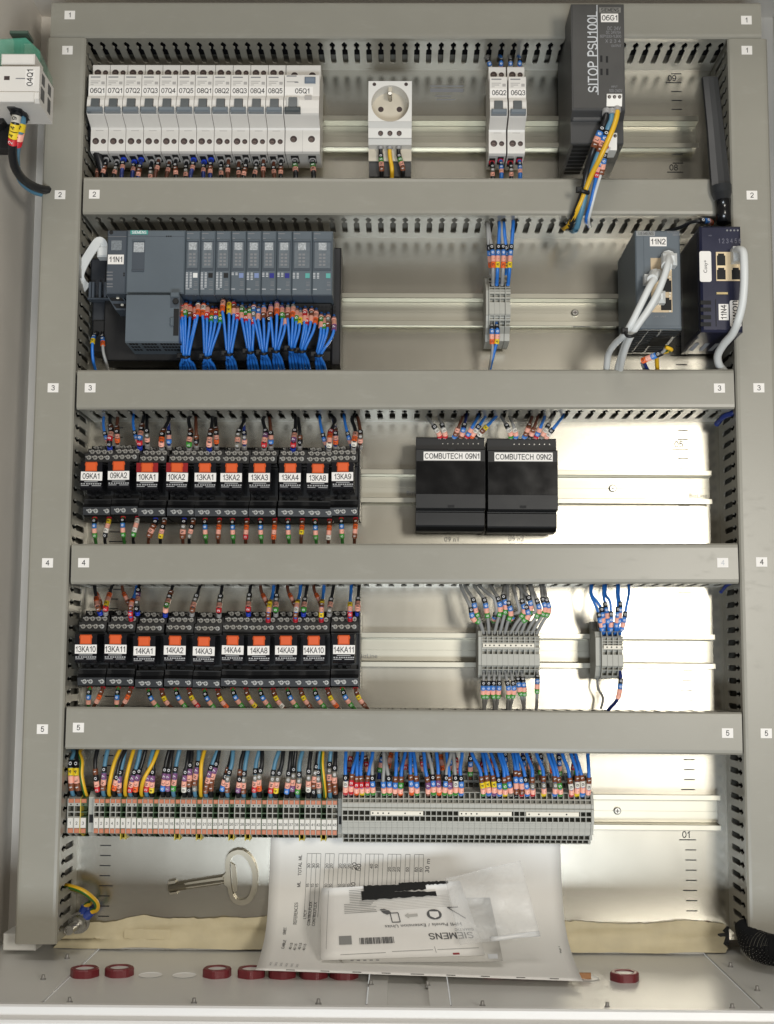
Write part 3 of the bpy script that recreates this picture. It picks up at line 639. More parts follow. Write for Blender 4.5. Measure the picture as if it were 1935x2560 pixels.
wire(pz((1092, 130, 124), (1090, 240, 127), (1040, 420, 129), (960, 610, 128), (880, 790, 124), (800, 960, 118), (690, 1180, 108), (590, 1430, 99), (480, 1700, 92), (350, 1950, 76), (270, 2030, 62), (220, 1980, 40)), 2.7, 'yellow', '', 0, '', None, label='yellow wire hanging from the dark power supply over the duct', ferrule='grey', sub=4)
wire(pz((935, 740, 112), (890, 830, 116), (850, 950, 114), (790, 1100, 110), (765, 1200, 106), (720, 1420, 97), (670, 1640, 92), (600, 1900, 78), (640, 1960, 60), (650, 2000, 40)), 1.9, 'blue', '0 6 p. 2', 13, '', None, rs=2.9, ls=5.2, label='blue wire with red sleeve hanging from the dark power supply', ferrule='red', sub=4)
wire(pz((1000, 740, 112), (905, 840, 117), (880, 960, 115), (850, 1120, 110), (810, 1250, 105), (750, 1450, 97), (690, 1680, 91), (640, 1900, 79), (660, 1980, 60), (670, 2010, 40)), 1.6, 'white', '0 6 p. 1', 12, '', None, rs=2.9, ls=5.2, label='thin white wire with brown sleeve hanging from the dark power supply', sub=4)
def tie(pts, r, label, group=None, head=None):
    t = thing('cable_tie', label, 'cable tie', tuple(pts[0]), group)
    g = G(); g.tube(spline(pts, 4), r, 6); part(t, 'strap', g, blk_m)
    h = head or pts[0]; g = G(); g.box(h[0] - 3, h[0] + 3, h[1] - 2.6, h[1] + 2.6, h[2] - 2, h[2] + 3, .8); part(t, 'lock_head', g, blk_m)
a = (*zq(490, 1420, 102), 102); b = (*zq(550, 1440, 104), 104); c = (*zq(640, 1470, 100), 100)
tie([a, b, c], 2.2, 'black cable tie around the wires hanging over the duct marked 2')
# ================================================================== modular controller 11N1
zl = zoom(190, 560, 5.766); zr = zoom(450, 560, 3.981)
DC = 86
ctl = thing('modular_controller', 'grey modular controller labelled 11N1 with nine slim input modules', 'controller', (*zl(420, 1850, 14), 12))
# black base row
x0, zt0 = zl(230, 700, 45); x1 = zr(1600, 700, 45)[0]
ztop = zl(700, 85, DC)[1]
zrow = zl(700, 1000, DC)[1]; zr740 = zr(800, 705, 86)[1]; zbot = zr(1500, 1360, 50)[1]
xm0 = zr(45, 600, DC)[0]
part(ctl, 'base_row', G().box(zl(440, 300, 45)[0], zr(1510, 700, 45)[0], zbot, ztop - 3, 14, 46, 1), blk_m)
part(ctl, 'end_cover', G().box(zr(1512, 700, 48)[0], zr(1600, 700, 48)[0], zr(1550, 1405, 48)[1], zr(1550, 235, 48)[1], 14, 48, 1.2), mat('end_black', (38, 38, 40), .4))
# rows of clamp openings
ub = part(ctl, 'clamp_block', G().box(xm0 - 2, zr(1508, 700, 58)[0], zr(800, 1240, 58)[1], zr740 - .4, 46, 58, 1), blk_m)
g = G()
for k in range(37):
    X = xm0 + 1 + k * 4.05
    for q in range(6): g.box(X, X + 3, zr740 - 6 - q * 4.6, zr740 - 3.2 - q * 4.6, 58, 58.15)
part(ub, 'clamp_opening', g, dark_m)
def mod(x0, x1, kind, i):
    "slim input module: recessed label, square colour mark, print rows"
    m = part(ctl, 'input_module', G().box(x0 + .2, x1 - .2, zr740, ztop - .4, 46, DC, 1.1), plc_m, label='slim grey module with %s colour square' % kind[0])
    w_ = x1 - x0; zc = lambda y: zr(800, y, DC)[1]
    g = G(); g.box(x0 + 1.6, x1 - 1.6, zc(465), zc(160), DC, DC + .5, .2); part(m, 'label_frame', g, plcd_m)
    g = G(); g.box(x0 + 2.4, x1 - 2.4, zc(440), zc(185), DC + .4, DC + .8); part(m, 'label_card', g, mat('card_grey', (98, 106, 112), .5, var=.08, scale=300))
    c_ = (x0 + x1) / 2
    part(m, 'code_patch', G().box(c_ - 3.9, c_ + 3.9, zc(262), zc(188), DC + .7, DC + 1.0), mat('code_patch', (168, 172, 174), .55, var=.35, scale=700))
    part(m, 'hood', G().box(x0 + 1.4, x1 - 1.6, zc(176), zc(160), DC, DC + 1.6, .5), plc_m)
    part(m, 'colour_square', G().box(x1 - 6.6, x1 - 2.2, zc(537), zc(490), DC, DC + .4), kind[1])
    g = G()
    for r_ in range(10):
        if kind[2] == 0 or r_ < kind[2]:
            for cc in (x0 + 1.2, x0 + 5): g.box(cc, cc + 2.2, zc(494 + r_ * 15.5), zc(486 + r_ * 15.5), DC, DC + .25)
    for y in (575, 595, 610): g.box(x1 - 5.6, x1 - 2, zc(y + 5), zc(y), DC, DC + .2, 0, 1)
    g.box(x0 + 1.2, x0 + 5, zc(652), zc(645), DC, DC + .25); g.box(x1 - 6, x1 - 1.6, zc(655), zc(649), DC, DC + .2, 0, 1)
    g.box(x0 + 1.4, x0 + 8, zc(100), zc(93), DC, DC + .2, 0, 1); g.box(x0 + 1.4, x0 + 4, zc(148), zc(140), DC, DC + .2, 0, 1)
    for r_ in range(4):
        for cc in (c_ - 3.4, c_ + .4): g.box(cc, cc + 2.6, zc(315 + r_ * 34), zc(296 + r_ * 34), DC + .8, DC + .95, 0, 1)
    part(m, 'module_print', g, [inkl_m, inkg_m])
sqm = {'white': mat('sq_white', (226, 226, 222), .5), 'black': mat('sq_black', (14, 14, 16), .5), 'pale blue': mat('sq_pale', (122, 138, 178), .5), 'deep blue': mat('sq_deep', (34, 38, 128), .5), 'teal': mat('sq_teal', (92, 168, 160), .5)}
xe = [zr(v, 600, DC)[0] for v in (45, 194, 346, 500, 652, 805, 956, 1110, 1312, 1518)]
for i, (kn, rows) in enumerate((('white', 0), ('black', 0), ('black', 0), ('pale blue', 2), ('pale blue', 5), ('deep blue', 3), ('deep blue', 3), ('teal', 4), ('teal', 4))):
    mod(xe[i], xe[i + 1], (kn, sqm[kn], rows), i)
# interface card 11N1 and processor
xi0, xi1, xc1 = zl(440, 500, DC)[0], zl(728, 500, DC)[0], xe[0]
ic = part(ctl, 'interface_card', G().box(xi0, xi1 - .3, zl(500, 1000, DC)[1], ztop, 46, DC - 1, 1.1), plcd_m)
X, Z = zl(572, 508, DC); st = part(ic, 'name_sticker', G().box(X - 8, X + 8, Z - 4.9, Z + 4.9, DC - 1, DC - .5), paper_m)
txt(ctl, '11N1', X, Z, DC - .35, 5, ink_m)
X, Z = zl(582, 305, DC); part(ic, 'code_patch', G().box(X - 5.2, X + 5.2, Z - 5, Z + 5, DC - 1, DC - .6), mat('patch_grey', (120, 126, 130), .5, var=.3, scale=600))
X, Z = zl(505, 118, DC); part(ic, 'round_hole', G().disc(X, Z, DC - 3, DC - .9, 2.1, 14), dark_m)
g = G(); X, Z = zl(690, 708, DC); g.box(X - .8, X + .8, Z - .8, Z + .8, DC - 1, DC - .85); g.box(X - .8, X + .8, Z - 2.9, Z - 1.3, DC - 1, DC - .85); part(ic, 'indicator', g, dark_m)
g = G(); zz = zl(700, 178, DC)[1]; g.box(xi0 + .6, xi1 - .8, zz - .2, zz + .2, DC - 1, DC - .8)
for y in (690, 735, 780, 800, 860, 900): X, Z = zl(440, y, DC); g.box(X, X + 6, Z - .4, Z + .4, DC - 1, DC - .85)
part(ic, 'card_print', g, inkg_m)
cpu = part(ctl, 'processor_module', G().box(xi1, xc1 - .3, zrow, ztop, 46, DC, 1.2), plc_m)
X, Z = zl(912, 122, DC); bd = part(cpu, 'brand_plate', G().box(X - 8.8, X + 8.8, Z - 2.1, Z + 2.1, DC, DC + .4), teal_m); txt(ctl, 'SIEMENS', X, Z, DC + .5, 2.7, inkw_m)
g = G(); zz = zl(700, 178, DC)[1]; g.box(xi1 + .6, xc1 - 1, zz - .2, zz + .2, DC, DC + .15); part(cpu, 'printed_line', g, plcd_m)
X0, Z0 = zl(815, 668, DC); X1, Z1 = zl(990, 235, DC)
part(cpu, 'label_frame', G().box(X0 - .8, X1 + .4, Z0, Z1, DC, DC + .35, .2), plcd_m)
part(cpu, 'hood', G().box(X0 - .8, X1 + .4, Z1 - 1.6, Z1, DC, DC + 1.8, .6), plc_m); part(cpu, 'hood', G().box(X0 - .8, X1 + .2, Z0 - 1.4, Z0 + .6, DC, DC + 1.2, .4), plcd_m)
X, Z = zl(908, 338, DC); part(cpu, 'code_patch', G().box(X - 5.2, X + 5.2, Z - 5, Z + 5, DC + .3, DC + .6), MATS['code_patch'])
g = G()
for k in range(3):
    X, Z = zl(1308 + 30 * k, 178, DC); g.box(X - .7, X + .7, Z - .6, Z + .6, DC, DC + .2)
part(cpu, 'indicator', g, dark_m)
DD = 95
x0, z1 = zl(728, 1010, DD); x1, z0 = zl(1478, 1710, DD)
dr = part(ctl, 'front_door', G().prof([(40, z0 - .3), (DD - 1.5, z0), (DD, z0 + 1.4), (DD, z1 - 1.2), (DD - 1.4, z1), (40, z1)], x0, x1), plc_m)
g = G()
for r_ in range(3):
    for c_ in range(17):
        if c_ not in (9, 3): g.box(x0 + 3 + c_ * 3.1, x0 + 5.2 + c_ * 3.1, z0 - .5, z0 - .1, DD - 9 - r_ * 12, DD - 3 - r_ * 12)
part(dr, 'vent_hole', g, dark_m)
X0, Z1 = zl(1410, 1220, DD); X1, Z0 = zl(1476, 1610, DD); part(dr, 'door_slot', G().box(X0, X1, Z0, Z1, DD - 2, DD + .2), dark_m)
X0, Z1 = zl(1360, 1350, DD); X1, Z0 = zl(1410, 1475, DD); part(dr, 'door_latch', G().box(X0, X1, Z0, Z1, DD - 2, DD + 2.5, .9), plc_m)
X0, Z1 = zl(1365, 985, DD); X1, Z0 = zl(1485, 1205, DD); part(dr, 'switch_recess', G().box(X0, X1, Z0, Z1 - 5, DD - 2, DD + .3), plcd_m)
part(dr, 'switch_hood', G().box(X0, X1, Z1 - 5.4, Z1, DD - 2, DD + 2, .8), plc_m)
X, Z = zl(1440, 1120, DD); part(dr, 'mode_switch', G().disc(X, Z, DD - 1, DD + 2.6, 3, 14, 0, .6), blk_m)
# left carrier behind the interface card
x0 = zl(190, 900, 45)[0]
g = G(); g.box(x0, xi0 + 2, zl(300, 1090, 45)[1], zl(300, 480, 45)[1], 14, 42, 1.5); g.box(zl(230, 1100, 40)[0], zl(720, 1100, 40)[0], zl(500, 1850, 40)[1], zl(500, 1090, 40)[1], 14, 38, 1.5)
part(ctl, 'carrier', g, mat('carrier_dark', (44, 47, 52), .45))
g = G()
for xx, d_ in ((195, 46), (240, 46), (340, 46), (415, 46)): X, Z = zl(xx, 900, d_); g.box(X, X + 2.6, zl(300, 1095, 45)[1], zl(300, 850, 45)[1], 40, 50, .6)
g.box(x0, xi0 + 1, zl(300, 1110, 45)[1], zl(300, 1085, 45)[1], 40, 52, .8); part(ctl, 'carrier_rib', g, plcd_m)
pl = [(zl(430, 1010, 70)), (zl(640, 1010, 70)), (zl(715, 1110, 70)), (zl(715, 1240, 70)), (zl(570, 1240, 70))]
part(ctl, 'cable_socket', G().poly(pl, 40, 70), plcd_m)
g = G()
for a in ((455, 1030, 640, 1110), (530, 1150, 712, 1215)):
    X0, Z1 = zl(a[0], a[1], 70); X1, Z0 = zl(a[2], a[3], 70); g.poly([(X0, Z1), (X1, Z1), (X1 + 4, Z0), (X0 + 4, Z0)], 69, 70.2)
part(ctl, 'socket_opening', g, dark_m)
g = G()
for zx, zy in ((603, 1065), (668, 1168)): X, Z = zl(zx, zy, 70); g.box(X - 1.4, X + 1.4, Z - 1.1, Z + 1.1, 69, 70.6)
part(ctl, 'socket_clip', g, strip_m)
X0, Z1 = zl(240, 1385, 42); X1, Z0 = zl(495, 1850, 42); g = G(); g.box(X0, X1, Z0, Z1, 14, 42, 1); part(ctl, 'power_plug', g, blk_m)
# flat white bus cable at the far end
pts = [(*zl(390, 420, 60), 60), (*zl(390, 300, 64), 64), (*zl(330, 255, 66), 66), (*zl(240, 370, 64), 64), (*zl(120, 570, 60), 60), (*zl(55, 740, 58), 58), (*zl(90, 850, 54), 54), (*zl(170, 930, 44), 44)]
P_ = spline(pts, 5); g = G()
for i in range(len(P_)): P_[i] = Vector(P_[i])
vv = []; wdt = 4.6
for i, p in enumerate(P_):
    tg = (P_[min(i + 1, len(P_) - 1)] - P_[max(i - 1, 0)]).normalized(); nn = Vector((-tg[1], tg[0], 0)).normalized() * wdt
    for s, dd_ in ((-1, 0), (1, 0), (1, 1.6), (-1, 1.6)): vv.append((p[0] + nn[0] * s, p[1] + nn[1] * s, p[2] + dd_))
fs = []
for i in range(len(P_) - 1):
    for k in range(4): fs.append((i * 4 + k, i * 4 + (k + 1) % 4, i * 4 + 4 + (k + 1) % 4, i * 4 + 4 + k))
fs += [(0, 1, 2, 3), tuple(range(len(P_) * 4 - 4, len(P_) * 4))]
g.add(vv, fs, 0, False)
cb = single('bus_cable', g, WM['white'], 'white printed cable looping beside the module labelled 11N1', 'cable', tuple(P_[0]))
X, Z = zl(370, 430, 62); part(cb, 'plug', G().box(X - 4, X + 8, Z - 4, Z + 7, 52, 66, 1.5), WM['white'])
# two small wires at the power plug
wire([(*zl(310, 1570, 42), 42), (*zl(250, 1650, 56), 56), (*zl(235, 1800, 58), 58), (*zl(250, 1980, 54), 54), (*zl(290, 2130, 44), 44)], 1.6, 'blue', '0 6 4', 8, '', None, rs=2.4, ls=5, label='blue wire with yellow sleeve at the controller power plug', ferrule='black')
wire([(*zl(385, 1570, 42), 42), (*zl(385, 1680, 54), 54), (*zl(395, 1850, 57), 57), (*zl(440, 2010, 52), 52), (*zl(470, 2140, 42), 42)], 1.6, 'grey', '0 6 3', 8, '', None, rs=2.4, ls=5, label='grey wire with orange sleeve at the controller power plug', ferrule='black')
# nine tied bundles of blue wires
B = [((-5, 850), (25, 830), (60, 815), (100, 830), (150, 850), (180, 810)), ((235, 815), (275, 840), (320, 870), (360, 870), (405, 880)), ((430, 770), (490, 790), (535, 800), (575, 850)),
     ((618, 840), (655, 870), (695, 850), (735, 900)), ((735, 830), (785, 850), (835, 840), (885, 880)), ((905, 830), (965, 800), (1015, 840), (1045, 900)),
     ((1075, 840), (1128, 830), (1165, 870), (1200, 890)), ((1245, 870), (1268, 900), (1310, 870), (1355, 890)), ((1405, 930), (1440, 945), (1475, 930), (1532, 955))]
TI = [(55, 1320), (270, 1325), (490, 1295), (700, 1275), (835, 1285), (955, 1265), (1115, 1245), (1215, 1265), (1380, 1305)]
SQ = ['2 p. 2', '2 p1 3', '3 p. 5', '2 p. 1', '3 p. 2', '9 p. 3', '3 9 3', '1 p 2', '3 3 5', '3 2 6', '4 4 5', '1 p4 3', '1 4 4', '2 1 p', '1 p 2', '8 5 p.', '1 5 2', '1 5 p.', '8 p. 2', 'p1 6 8', '1 6 p.', '6 p. 1', '1 p. 0', '7 p 1', '7 p. 3', '7 p. 5', '7 5 p', '8 p. 1', '8 p. 3', '1 p 5', '8 p. 4', 'p1 2 p', '8 p 2', 'p. 1 p', 'p. p1 3', 'p. 5 p', '1 p. 5', 'p 8 1', 'p. p 7']
kk = 0
BW = 'in the tied bundle'
ords = ['first', 'second', 'third', 'fourth', 'fifth', 'sixth', 'seventh', 'eighth', 'ninth']
sqn = ['white square', 'first black square', 'second black square', 'first pale blue square', 'second pale blue square', 'first deep blue square', 'second deep blue square', 'first teal square', 'second teal square']
for bi, (st, (tx, ty)) in enumerate(zip(B, TI)):
    nw = len(st)
    for wi, (sx, sy) in enumerate(st):
        off = (wi - (nw - 1) / 2)
        sp = 12.5 if nw > 4 else 14
        a = (*zr(sx, sy - 45, 58), 57); b = (*zr(sx, sy - 2, 79), 79); sx += random.uniform(-6, 6); c = (*zr(sx - 3, sy + 90, 85), 85); c2 = (*zr(sx * .75 + (tx + off * sp) * .25, sy + 190, 86), 86)
        e = (*zr(tx + off * sp, ty, 76 + 3 * (wi % 2)), 76 + 3 * (wi % 2)); f = (*zr(tx + off * 26 + 15, ty + 75 + random.uniform(-15, 15), 64), 64); h = (*zr(tx + off * 34 + 40, ty + 240, 40), 40)
        wire([a, b, c, c2, e, f, h], 1.5, 'blue', SQ[kk % len(SQ)], 20.5, 'below the module with %s' % sqn[bi], 'blue wires under module with ' + sqn[bi], rs=2.6, ls=6.0, sub=4); kk += 1
    dti = 83
    hw = 5.5 * nw * (1.0 if nw > 4 else 1.3)
    pts = [(*zr(tx - hw - 22, ty - 8, dti - 6), dti - 6), (*zr(tx - hw * .6, ty + 6, dti), dti), (*zr(tx, ty + 10, dti + 1.5), dti + 1.5), (*zr(tx + hw * .6, ty + 6, dti), dti), (*zr(tx + hw + 14, ty - 8, dti - 7), dti - 7)]
    tie(pts, 1.5, 'black cable tie around the blue wires below module with ' + sqn[bi], 'cable ties below the controller', head=pts[0])
# ================================================================== 11N2 switch, 11N4 router
zn = zoom(1500, 550, 4.287)
DN = 118
x0, z1 = zn(375, 110, DN); x1, z0 = zn(876, 1172, DN)
t = thing('network_switch', 'grey network switch labelled 11N2 with white cables plugged in', 'network switch', (x0, z0, 12))
part(t, 'housing', G().box(x0, x1, z0, z1, 14, DN, 1.2), plc_m)
part(t, 'face_panel', G().box(zn(470, 500, DN)[0], x1 - 2, z0 + 3, z1 - 2, DN - 1, DN + .4, .3), plc_m)
g = G()
for r_ in range(11):
    d0 = 22 + r_ * 8.4
    for a, b in ((2, 12), (13.2, 24), (26, 45)):
        if r_ in (4, 5, 6, 7) and a == 26: continue
        g.box(x0 + a, x0 + b, z0 - .3, z0 + .2, d0, d0 + 5.6)
part(t, 'vent_slot', g, dark_m)
part(t, 'plug_recess', G().box(x0 + 22, x0 + 40, z0 - .5, z0 + .2, 52, 88), dark_m)
X, Z = zn(487, 147, DN); bd = part(t, 'brand_plate', G().box(X - 9, X + 9, Z - 2.3, Z + 2.3, DN, DN + .7), mat('brand_pale', (150, 152, 150), .45)); txt(bd, 'SIEMENS', X, Z, DN + .85, 2.9, psu_m)
X, Z = zn(623, 234, DN); bd = part(t, 'name_sticker', G().box(X - 8.1, X + 8.1, Z - 4.6, Z + 4.6, DN, DN + .7), paper_m); txt(bd, '11N2', X, Z, DN + .85, 5, ink_m)
for s, zx, zy in (('SCALANCE', 785, 132), ('XB005', 815, 160)): X, Z = zn(zx, zy, DN); fit(t, s, X, Z, DN + .55, 12 if zx < 800 else 7, 1.9, inkg_m)
X, Z = zn(640, 1035, DN); fit(t, 'LAN  UNIT', X, Z, DN + .55, 12, 1.6, inkg_m)
X0, Z1 = zn(540, 410, DN); X1, Z0 = zn(775, 992, DN)
pf = part(t, 'port_frame', G().box(X0, X1, Z0, Z1, DN - 2, DN + .9), mat('port_frame', (196, 178, 150), .35, .6))
def port(p, X0, X1, Z0, Z1, d):
    q = part(p, 'port_opening', G().poly([(X0, Z0), (X1, Z0), (X1, Z1 - 2), ((X0 + X1) / 2 + 3, Z1 - 2), ((X0 + X1) / 2 + 3, Z1), ((X0 + X1) / 2 - 3, Z1), ((X0 + X1) / 2 - 3, Z1 - 2), (X0, Z1 - 2)], d - 3, d + .15), dark_m)
for k, (a, b) in enumerate(((630, 775), (835, 970))):
    px0, pz1 = zn(650, a, DN); px1, pz0 = zn(765, b, DN); port(pf, px0, px1, pz0, pz1, DN + .9)
    g = G(); g.disc(px1 - 1.6, pz1 + 1.5, DN + .9, DN + 1.6, .9, 8); g.disc(px1 - 1.6, pz0 - 1, DN + .9, DN + 1.6, .9, 8); part(pf, 'port_light', g, strip_m)
# 11N4 router
DR = 108
x0, z1 = zn(1066, 62, DR); x1, z0 = zn(1535, 1200, DR)
rt = thing('router', 'dark navy router labelled Cosy+ and 11N4 with a white cable', 'router', (x0, z0, 12))
part(rt, 'housing', G().box(x0, x1, z0, z1, 14, DR, 2.2), navy_m)
part(rt, 'side_panel', G().box(x0 - .6, x0 + .2, z0 + 4, z1 - 4, 30, DR - 9, 0), mat('navy_dark', (22, 23, 34), .4))
g = G()
for k in range(3):
    X = x0 + 4 + k * 10; g.add([(X, z0 - .3, 30), (X + 4.5, z0 - .3, 30), (X + 4.5, z0 - .3, 62), (X, z0 - .3, 62)], [(0, 1, 2, 3)])
part(rt, 'underside_rib', G().box(x0 + 1, x0 + 3, z0 - .6, z0 + .1, 24, 84), plcd_m); part(rt, 'underside_label', g, inkl_m)
def rsticker(p, name, X0, X1, Z0, Z1, d, s, h, rot):
    n_ = 5; pts = []; r_ = 2
    for cx_, cz_, a0 in ((X1 - r_, Z1 - r_, 0), (X0 + r_, Z1 - r_, 90), (X0 + r_, Z0 + r_, 180), (X1 - r_, Z0 + r_, 270)):
        for i in range(n_ + 1): a = R(a0 + 90 * i / n_); pts.append((cx_ + r_ * math.cos(a), cz_ + r_ * math.sin(a)))
    st = part(p, name, G().poly(pts, d, d + .5), paper_m)
    if s: txt(st, s, (X0 + X1) / 2 + .3, (Z0 + Z1) / 2, d + .65, h, ink_m, rot)
    return st
X0, Z1 = zn(1063, 335, DR); X1, Z0 = zn(1196, 664, DR); rsticker(rt, 'name_badge', X0, X1, Z0, Z1, DR, 'Cosy+', 4.6, 90)
X0, Z1 = zn(1388, 862, DR); X1, Z0 = zn(1516, 1148, DR); st = rsticker(rt, 'maker_badge', X0, X1, Z0, Z1, DR, '', 1, 0); txt(st, 'ewon', X0 + 5.2, (Z0 + Z1) / 2 + 1, DR + .65, 5.2, ink_m, 90)
X, Z = zn(1324, 988, DR); st = part(rt, 'name_sticker', G().box(X - 4.8, X + 4.8, Z - 8, Z + 8, DR, DR + .5), paper_m); txt(st, '11N4', X, Z, DR + .65, 5, ink_m, 90)
X0, Z1 = zn(1240, 345, DR); X1, Z0 = zn(1505, 655, DR); pf = part(rt, 'port_frame', G().box(X0, X1, Z0, Z1, DR - 2, DR + .8), mat('port_frame_bright', (236, 214, 176), .35, .3))
for a in ((1250, 362, 1342, 490), (1250, 515, 1345, 640), (1408, 515, 1500, 640)):
    px0, pz1 = zn(a[0], a[1], DR); px1, pz0 = zn(a[2], a[3], DR); port(pf, px0, px1, pz0, pz1, DR + .8)
g = G()
for k, y in enumerate((885, 960, 1042, 1118)):
    X0, Z = zn(1078, y, DR); X1 = zn(1190, y, DR)[0]; g.box(X0, X1, Z - 2, Z + 2, DR - 1, DR + .25)
part(rt, 'side_slot', g, dark_m)
X0, Z1 = zn(1232, 850, DR); X1, Z0 = zn(1285, 1140, DR); part(rt, 'card_slot', G().box(X0 + 1, X1 - 4, Z0, Z1, DR - 1, DR + .25), dark_m)
X0, Z1 = zn(1245, 775, DR); X1, Z0 = zn(1370, 800, DR); part(rt, 'card_edge', G().box(X0, X1, Z0, Z1, DR - 1, DR + 1.2, .3), mat('brass', (196, 176, 130), .35, .5))
g = G()
for k in range(4): X, Z = zn(1362 + k * 38, 112, DR); g.disc(X, Z, DR - 1, DR + .3, 1, 8)
part(rt, 'status_light', g, inkg_m)
for s, zx, zy, wd, h in (('ewon', 1180, 168, 3, 1.5), ('1 2 3 4 5 6', 1390, 225, 22, 4.2),): X, Z = zn(zx, zy, DR); fit(rt, s, X, Z, DR + .3, wd, h, mat('print_navy', (110, 110, 124), .6, var=0))
# antenna
za = zoom(1720, 160, 4.811)
at_ = thing('antenna', 'black flat paddle antenna rising from the navy router', 'antenna', (*za(430, 1900, 80), 78))
pts = [(*za(262, 170, 64), 64), (*za(330, 800, 72), 72), (*za(370, 1240, 80), 80), (*za(395, 1480, 84), 84)]
g = G(); sect = [(-10, 0), (-9, 3), (-3, 4.2), (3, 4.2), (8.5, 3), (10, 0), (8.5, -3), (-8.5, -3)]
wd = [.86, .92, 1.0, 1.06]; vv = []
for (X, Z, d), k in zip(pts, wd): vv += [(X + a * k, Z - 0 * b, d + b) for a, b in sect]
ns = len(sect); fs = [tuple(range(ns)), tuple(range(3 * ns, 4 * ns))]
for i in range(3):
    for k in range(ns): fs.append((i * ns + k, i * ns + (k + 1) % ns, (i + 1) * ns + (k + 1) % ns, (i + 1) * ns + k))
g.add(vv, fs); part(at_, 'paddle', g, mat('antenna_rubber', (50, 51, 52), .42, var=.06, scale=30))
g = G(); a = (*za(395, 1470, 84), 84); b = (*za(405, 1560, 84), 84); c = (*za(415, 1640, 84), 84)
g.tube([a, b], 10.6, 20, r1=10); g.tube([b, c], 10, 20, r1=7.6); part(at_, 'swivel_collar', g, MATS['antenna_rubber'])
g = G(); g.tube([c, (*za(425, 1770, 84), 84), (*za(432, 1915, 84), 84)], 7.4, 20); part(at_, 'connector', g, blk2_m)
# white network cables
def cable(pts, r, label, boots):
    P_ = spline(pts, 6); g = G(); g.tube(P_, r, 10); ob = single('network_cable', g, WM['white'], label, 'network cable', tuple(P_[0]))
    for b in boots:
        part(ob, 'plug_boot', b, WM['white'])
    return ob
def zN(*a): return [(*zn(x, y, d), d) for x, y, d in a]
def boot(c0, c1, w0, w1, h):
    "rounded plug hood between two centres"
    g = G(); a, b = Vector(c0), Vector(c1); g.tube(spline([a, a.lerp(b, .35), a.lerp(b, .7), b], 3), w0, 10, r1=w1); return g
B1 = boot(zN((730, 395, 122))[0], zN((715, 500, 141))[0], 6.9, 5.2, 0); B1.box(zn(665, 400, 126)[0], zn(815, 400, 126)[0], zn(700, 500, 126)[1], zn(700, 372, 126)[1], 117, 134, 3.2)
cable(zN((735, 380, 122), (735, 400, 132), (725, 470, 142), (690, 600, 146), (620, 780, 146), (520, 960, 144), (430, 1090, 142), (350, 1210, 136), (290, 1330, 122), (240, 1480, 100), (215, 1620, 70), (200, 1720, 45)), 3.3, 'white network cable from the upper port of switch 11N2', [B1])
B2 = boot(zN((590, 590, 124))[0], zN((560, 640, 140))[0], 6.4, 5, 0); B2.box(zn(470, 600, 124)[0], zn(560, 600, 124)[0], zn(700, 690, 124)[1], zn(700, 590, 124)[1], 117, 130, 3)
cable(zN((630, 560, 122), (610, 590, 134), (540, 700, 143), (440, 900, 143), (330, 1120, 140), (250, 1240, 128), (150, 1340, 110), (90, 1440, 92), (70, 1600, 70), (60, 1720, 45)), 3.3, 'white network cable from the middle port of switch 11N2', [B2])
B3 = G(); B3.box(zn(600, 800, 122)[0], zn(690, 800, 122)[0], zn(700, 905, 122)[1], zn(700, 775, 122)[1], 117, 130, 3)
cable(zN((640, 780, 121), (610, 850, 133), (540, 950, 139), (440, 1080, 138), (330, 1215, 132), (270, 1330, 118), (220, 1470, 98), (180, 1620, 68), (170, 1720, 45)), 3.0, 'white network cable from the lowest used port of switch 11N2', [B3])
a, b, c, d_ = zN((262, 1190, 140), (290, 1240, 146), (345, 1245, 146), (395, 1220, 138))
tie([a, b, c, d_], 1.7, 'black cable tie around the white network cables', head=a)
B4 = G(); B4.box(zn(1418, 400, 116)[0], zn(1512, 400, 116)[0], zn(1460, 452, 116)[1], zn(1460, 295, 116)[1], 106, 124, 4)
cable(zN((1460, 330, 118), (1500, 320, 128), (1535, 350, 134), (1545, 480, 136), (1545, 680, 134), (1525, 900, 130), (1480, 1080, 124), (1420, 1220, 112), (1320, 1340, 96), (1262, 1450, 82), (1275, 1550, 70), (1330, 1620, 58), (1380, 1700, 45)), 4.0, 'thick white network cable looping from the navy router', [B4])
# odd wires around the two devices
wire(zN((700, 1370, 100), (680, 1410, 98), (600, 1450, 92), (500, 1490, 84), (450, 1530, 76), (500, 1640, 60)), 1.7, 'grey', '0 6 p. 3', 6, '', None, rs=3, ls=6, label='grey wire with orange sleeve under switch 11N2', sub=4)
wire(zN((660, 1400, 96), (600, 1440, 90), (480, 1520, 80), (540, 1650, 60)), 1.6, 'dark blue', '', 0, '', None, label='dark blue wire under switch 11N2')
wire(zN((700, 1360, 102), (760, 1385, 100), (740, 1400, 94), (620, 1440, 84), (610, 1520, 74), (620, 1650, 60)), 2.2, 'yellow', '', 0, '', None, label='green and yellow wire curled under switch 11N2', stripe=True)
wire(zN((700, 120, 60), (860, 80, 72), (960, 30, 82), (1060, 10, 88), (1150, 10, 84), (1190, 30, 74), (1180, 80, 60)), 1.8, 'black', '0 6 p. 3', 40, '', None, rs=3, ls=6, label='black wire with orange sleeve over the top of router 11N4', sub=4)
wire(zN((760, 120, 50), (900, 60, 70), (960, 30, 76), (1160, 20, 80), (1220, 40, 66)), 1.6, 'white', '', 0, '', None, label='white wire bent over the top of router 11N4')
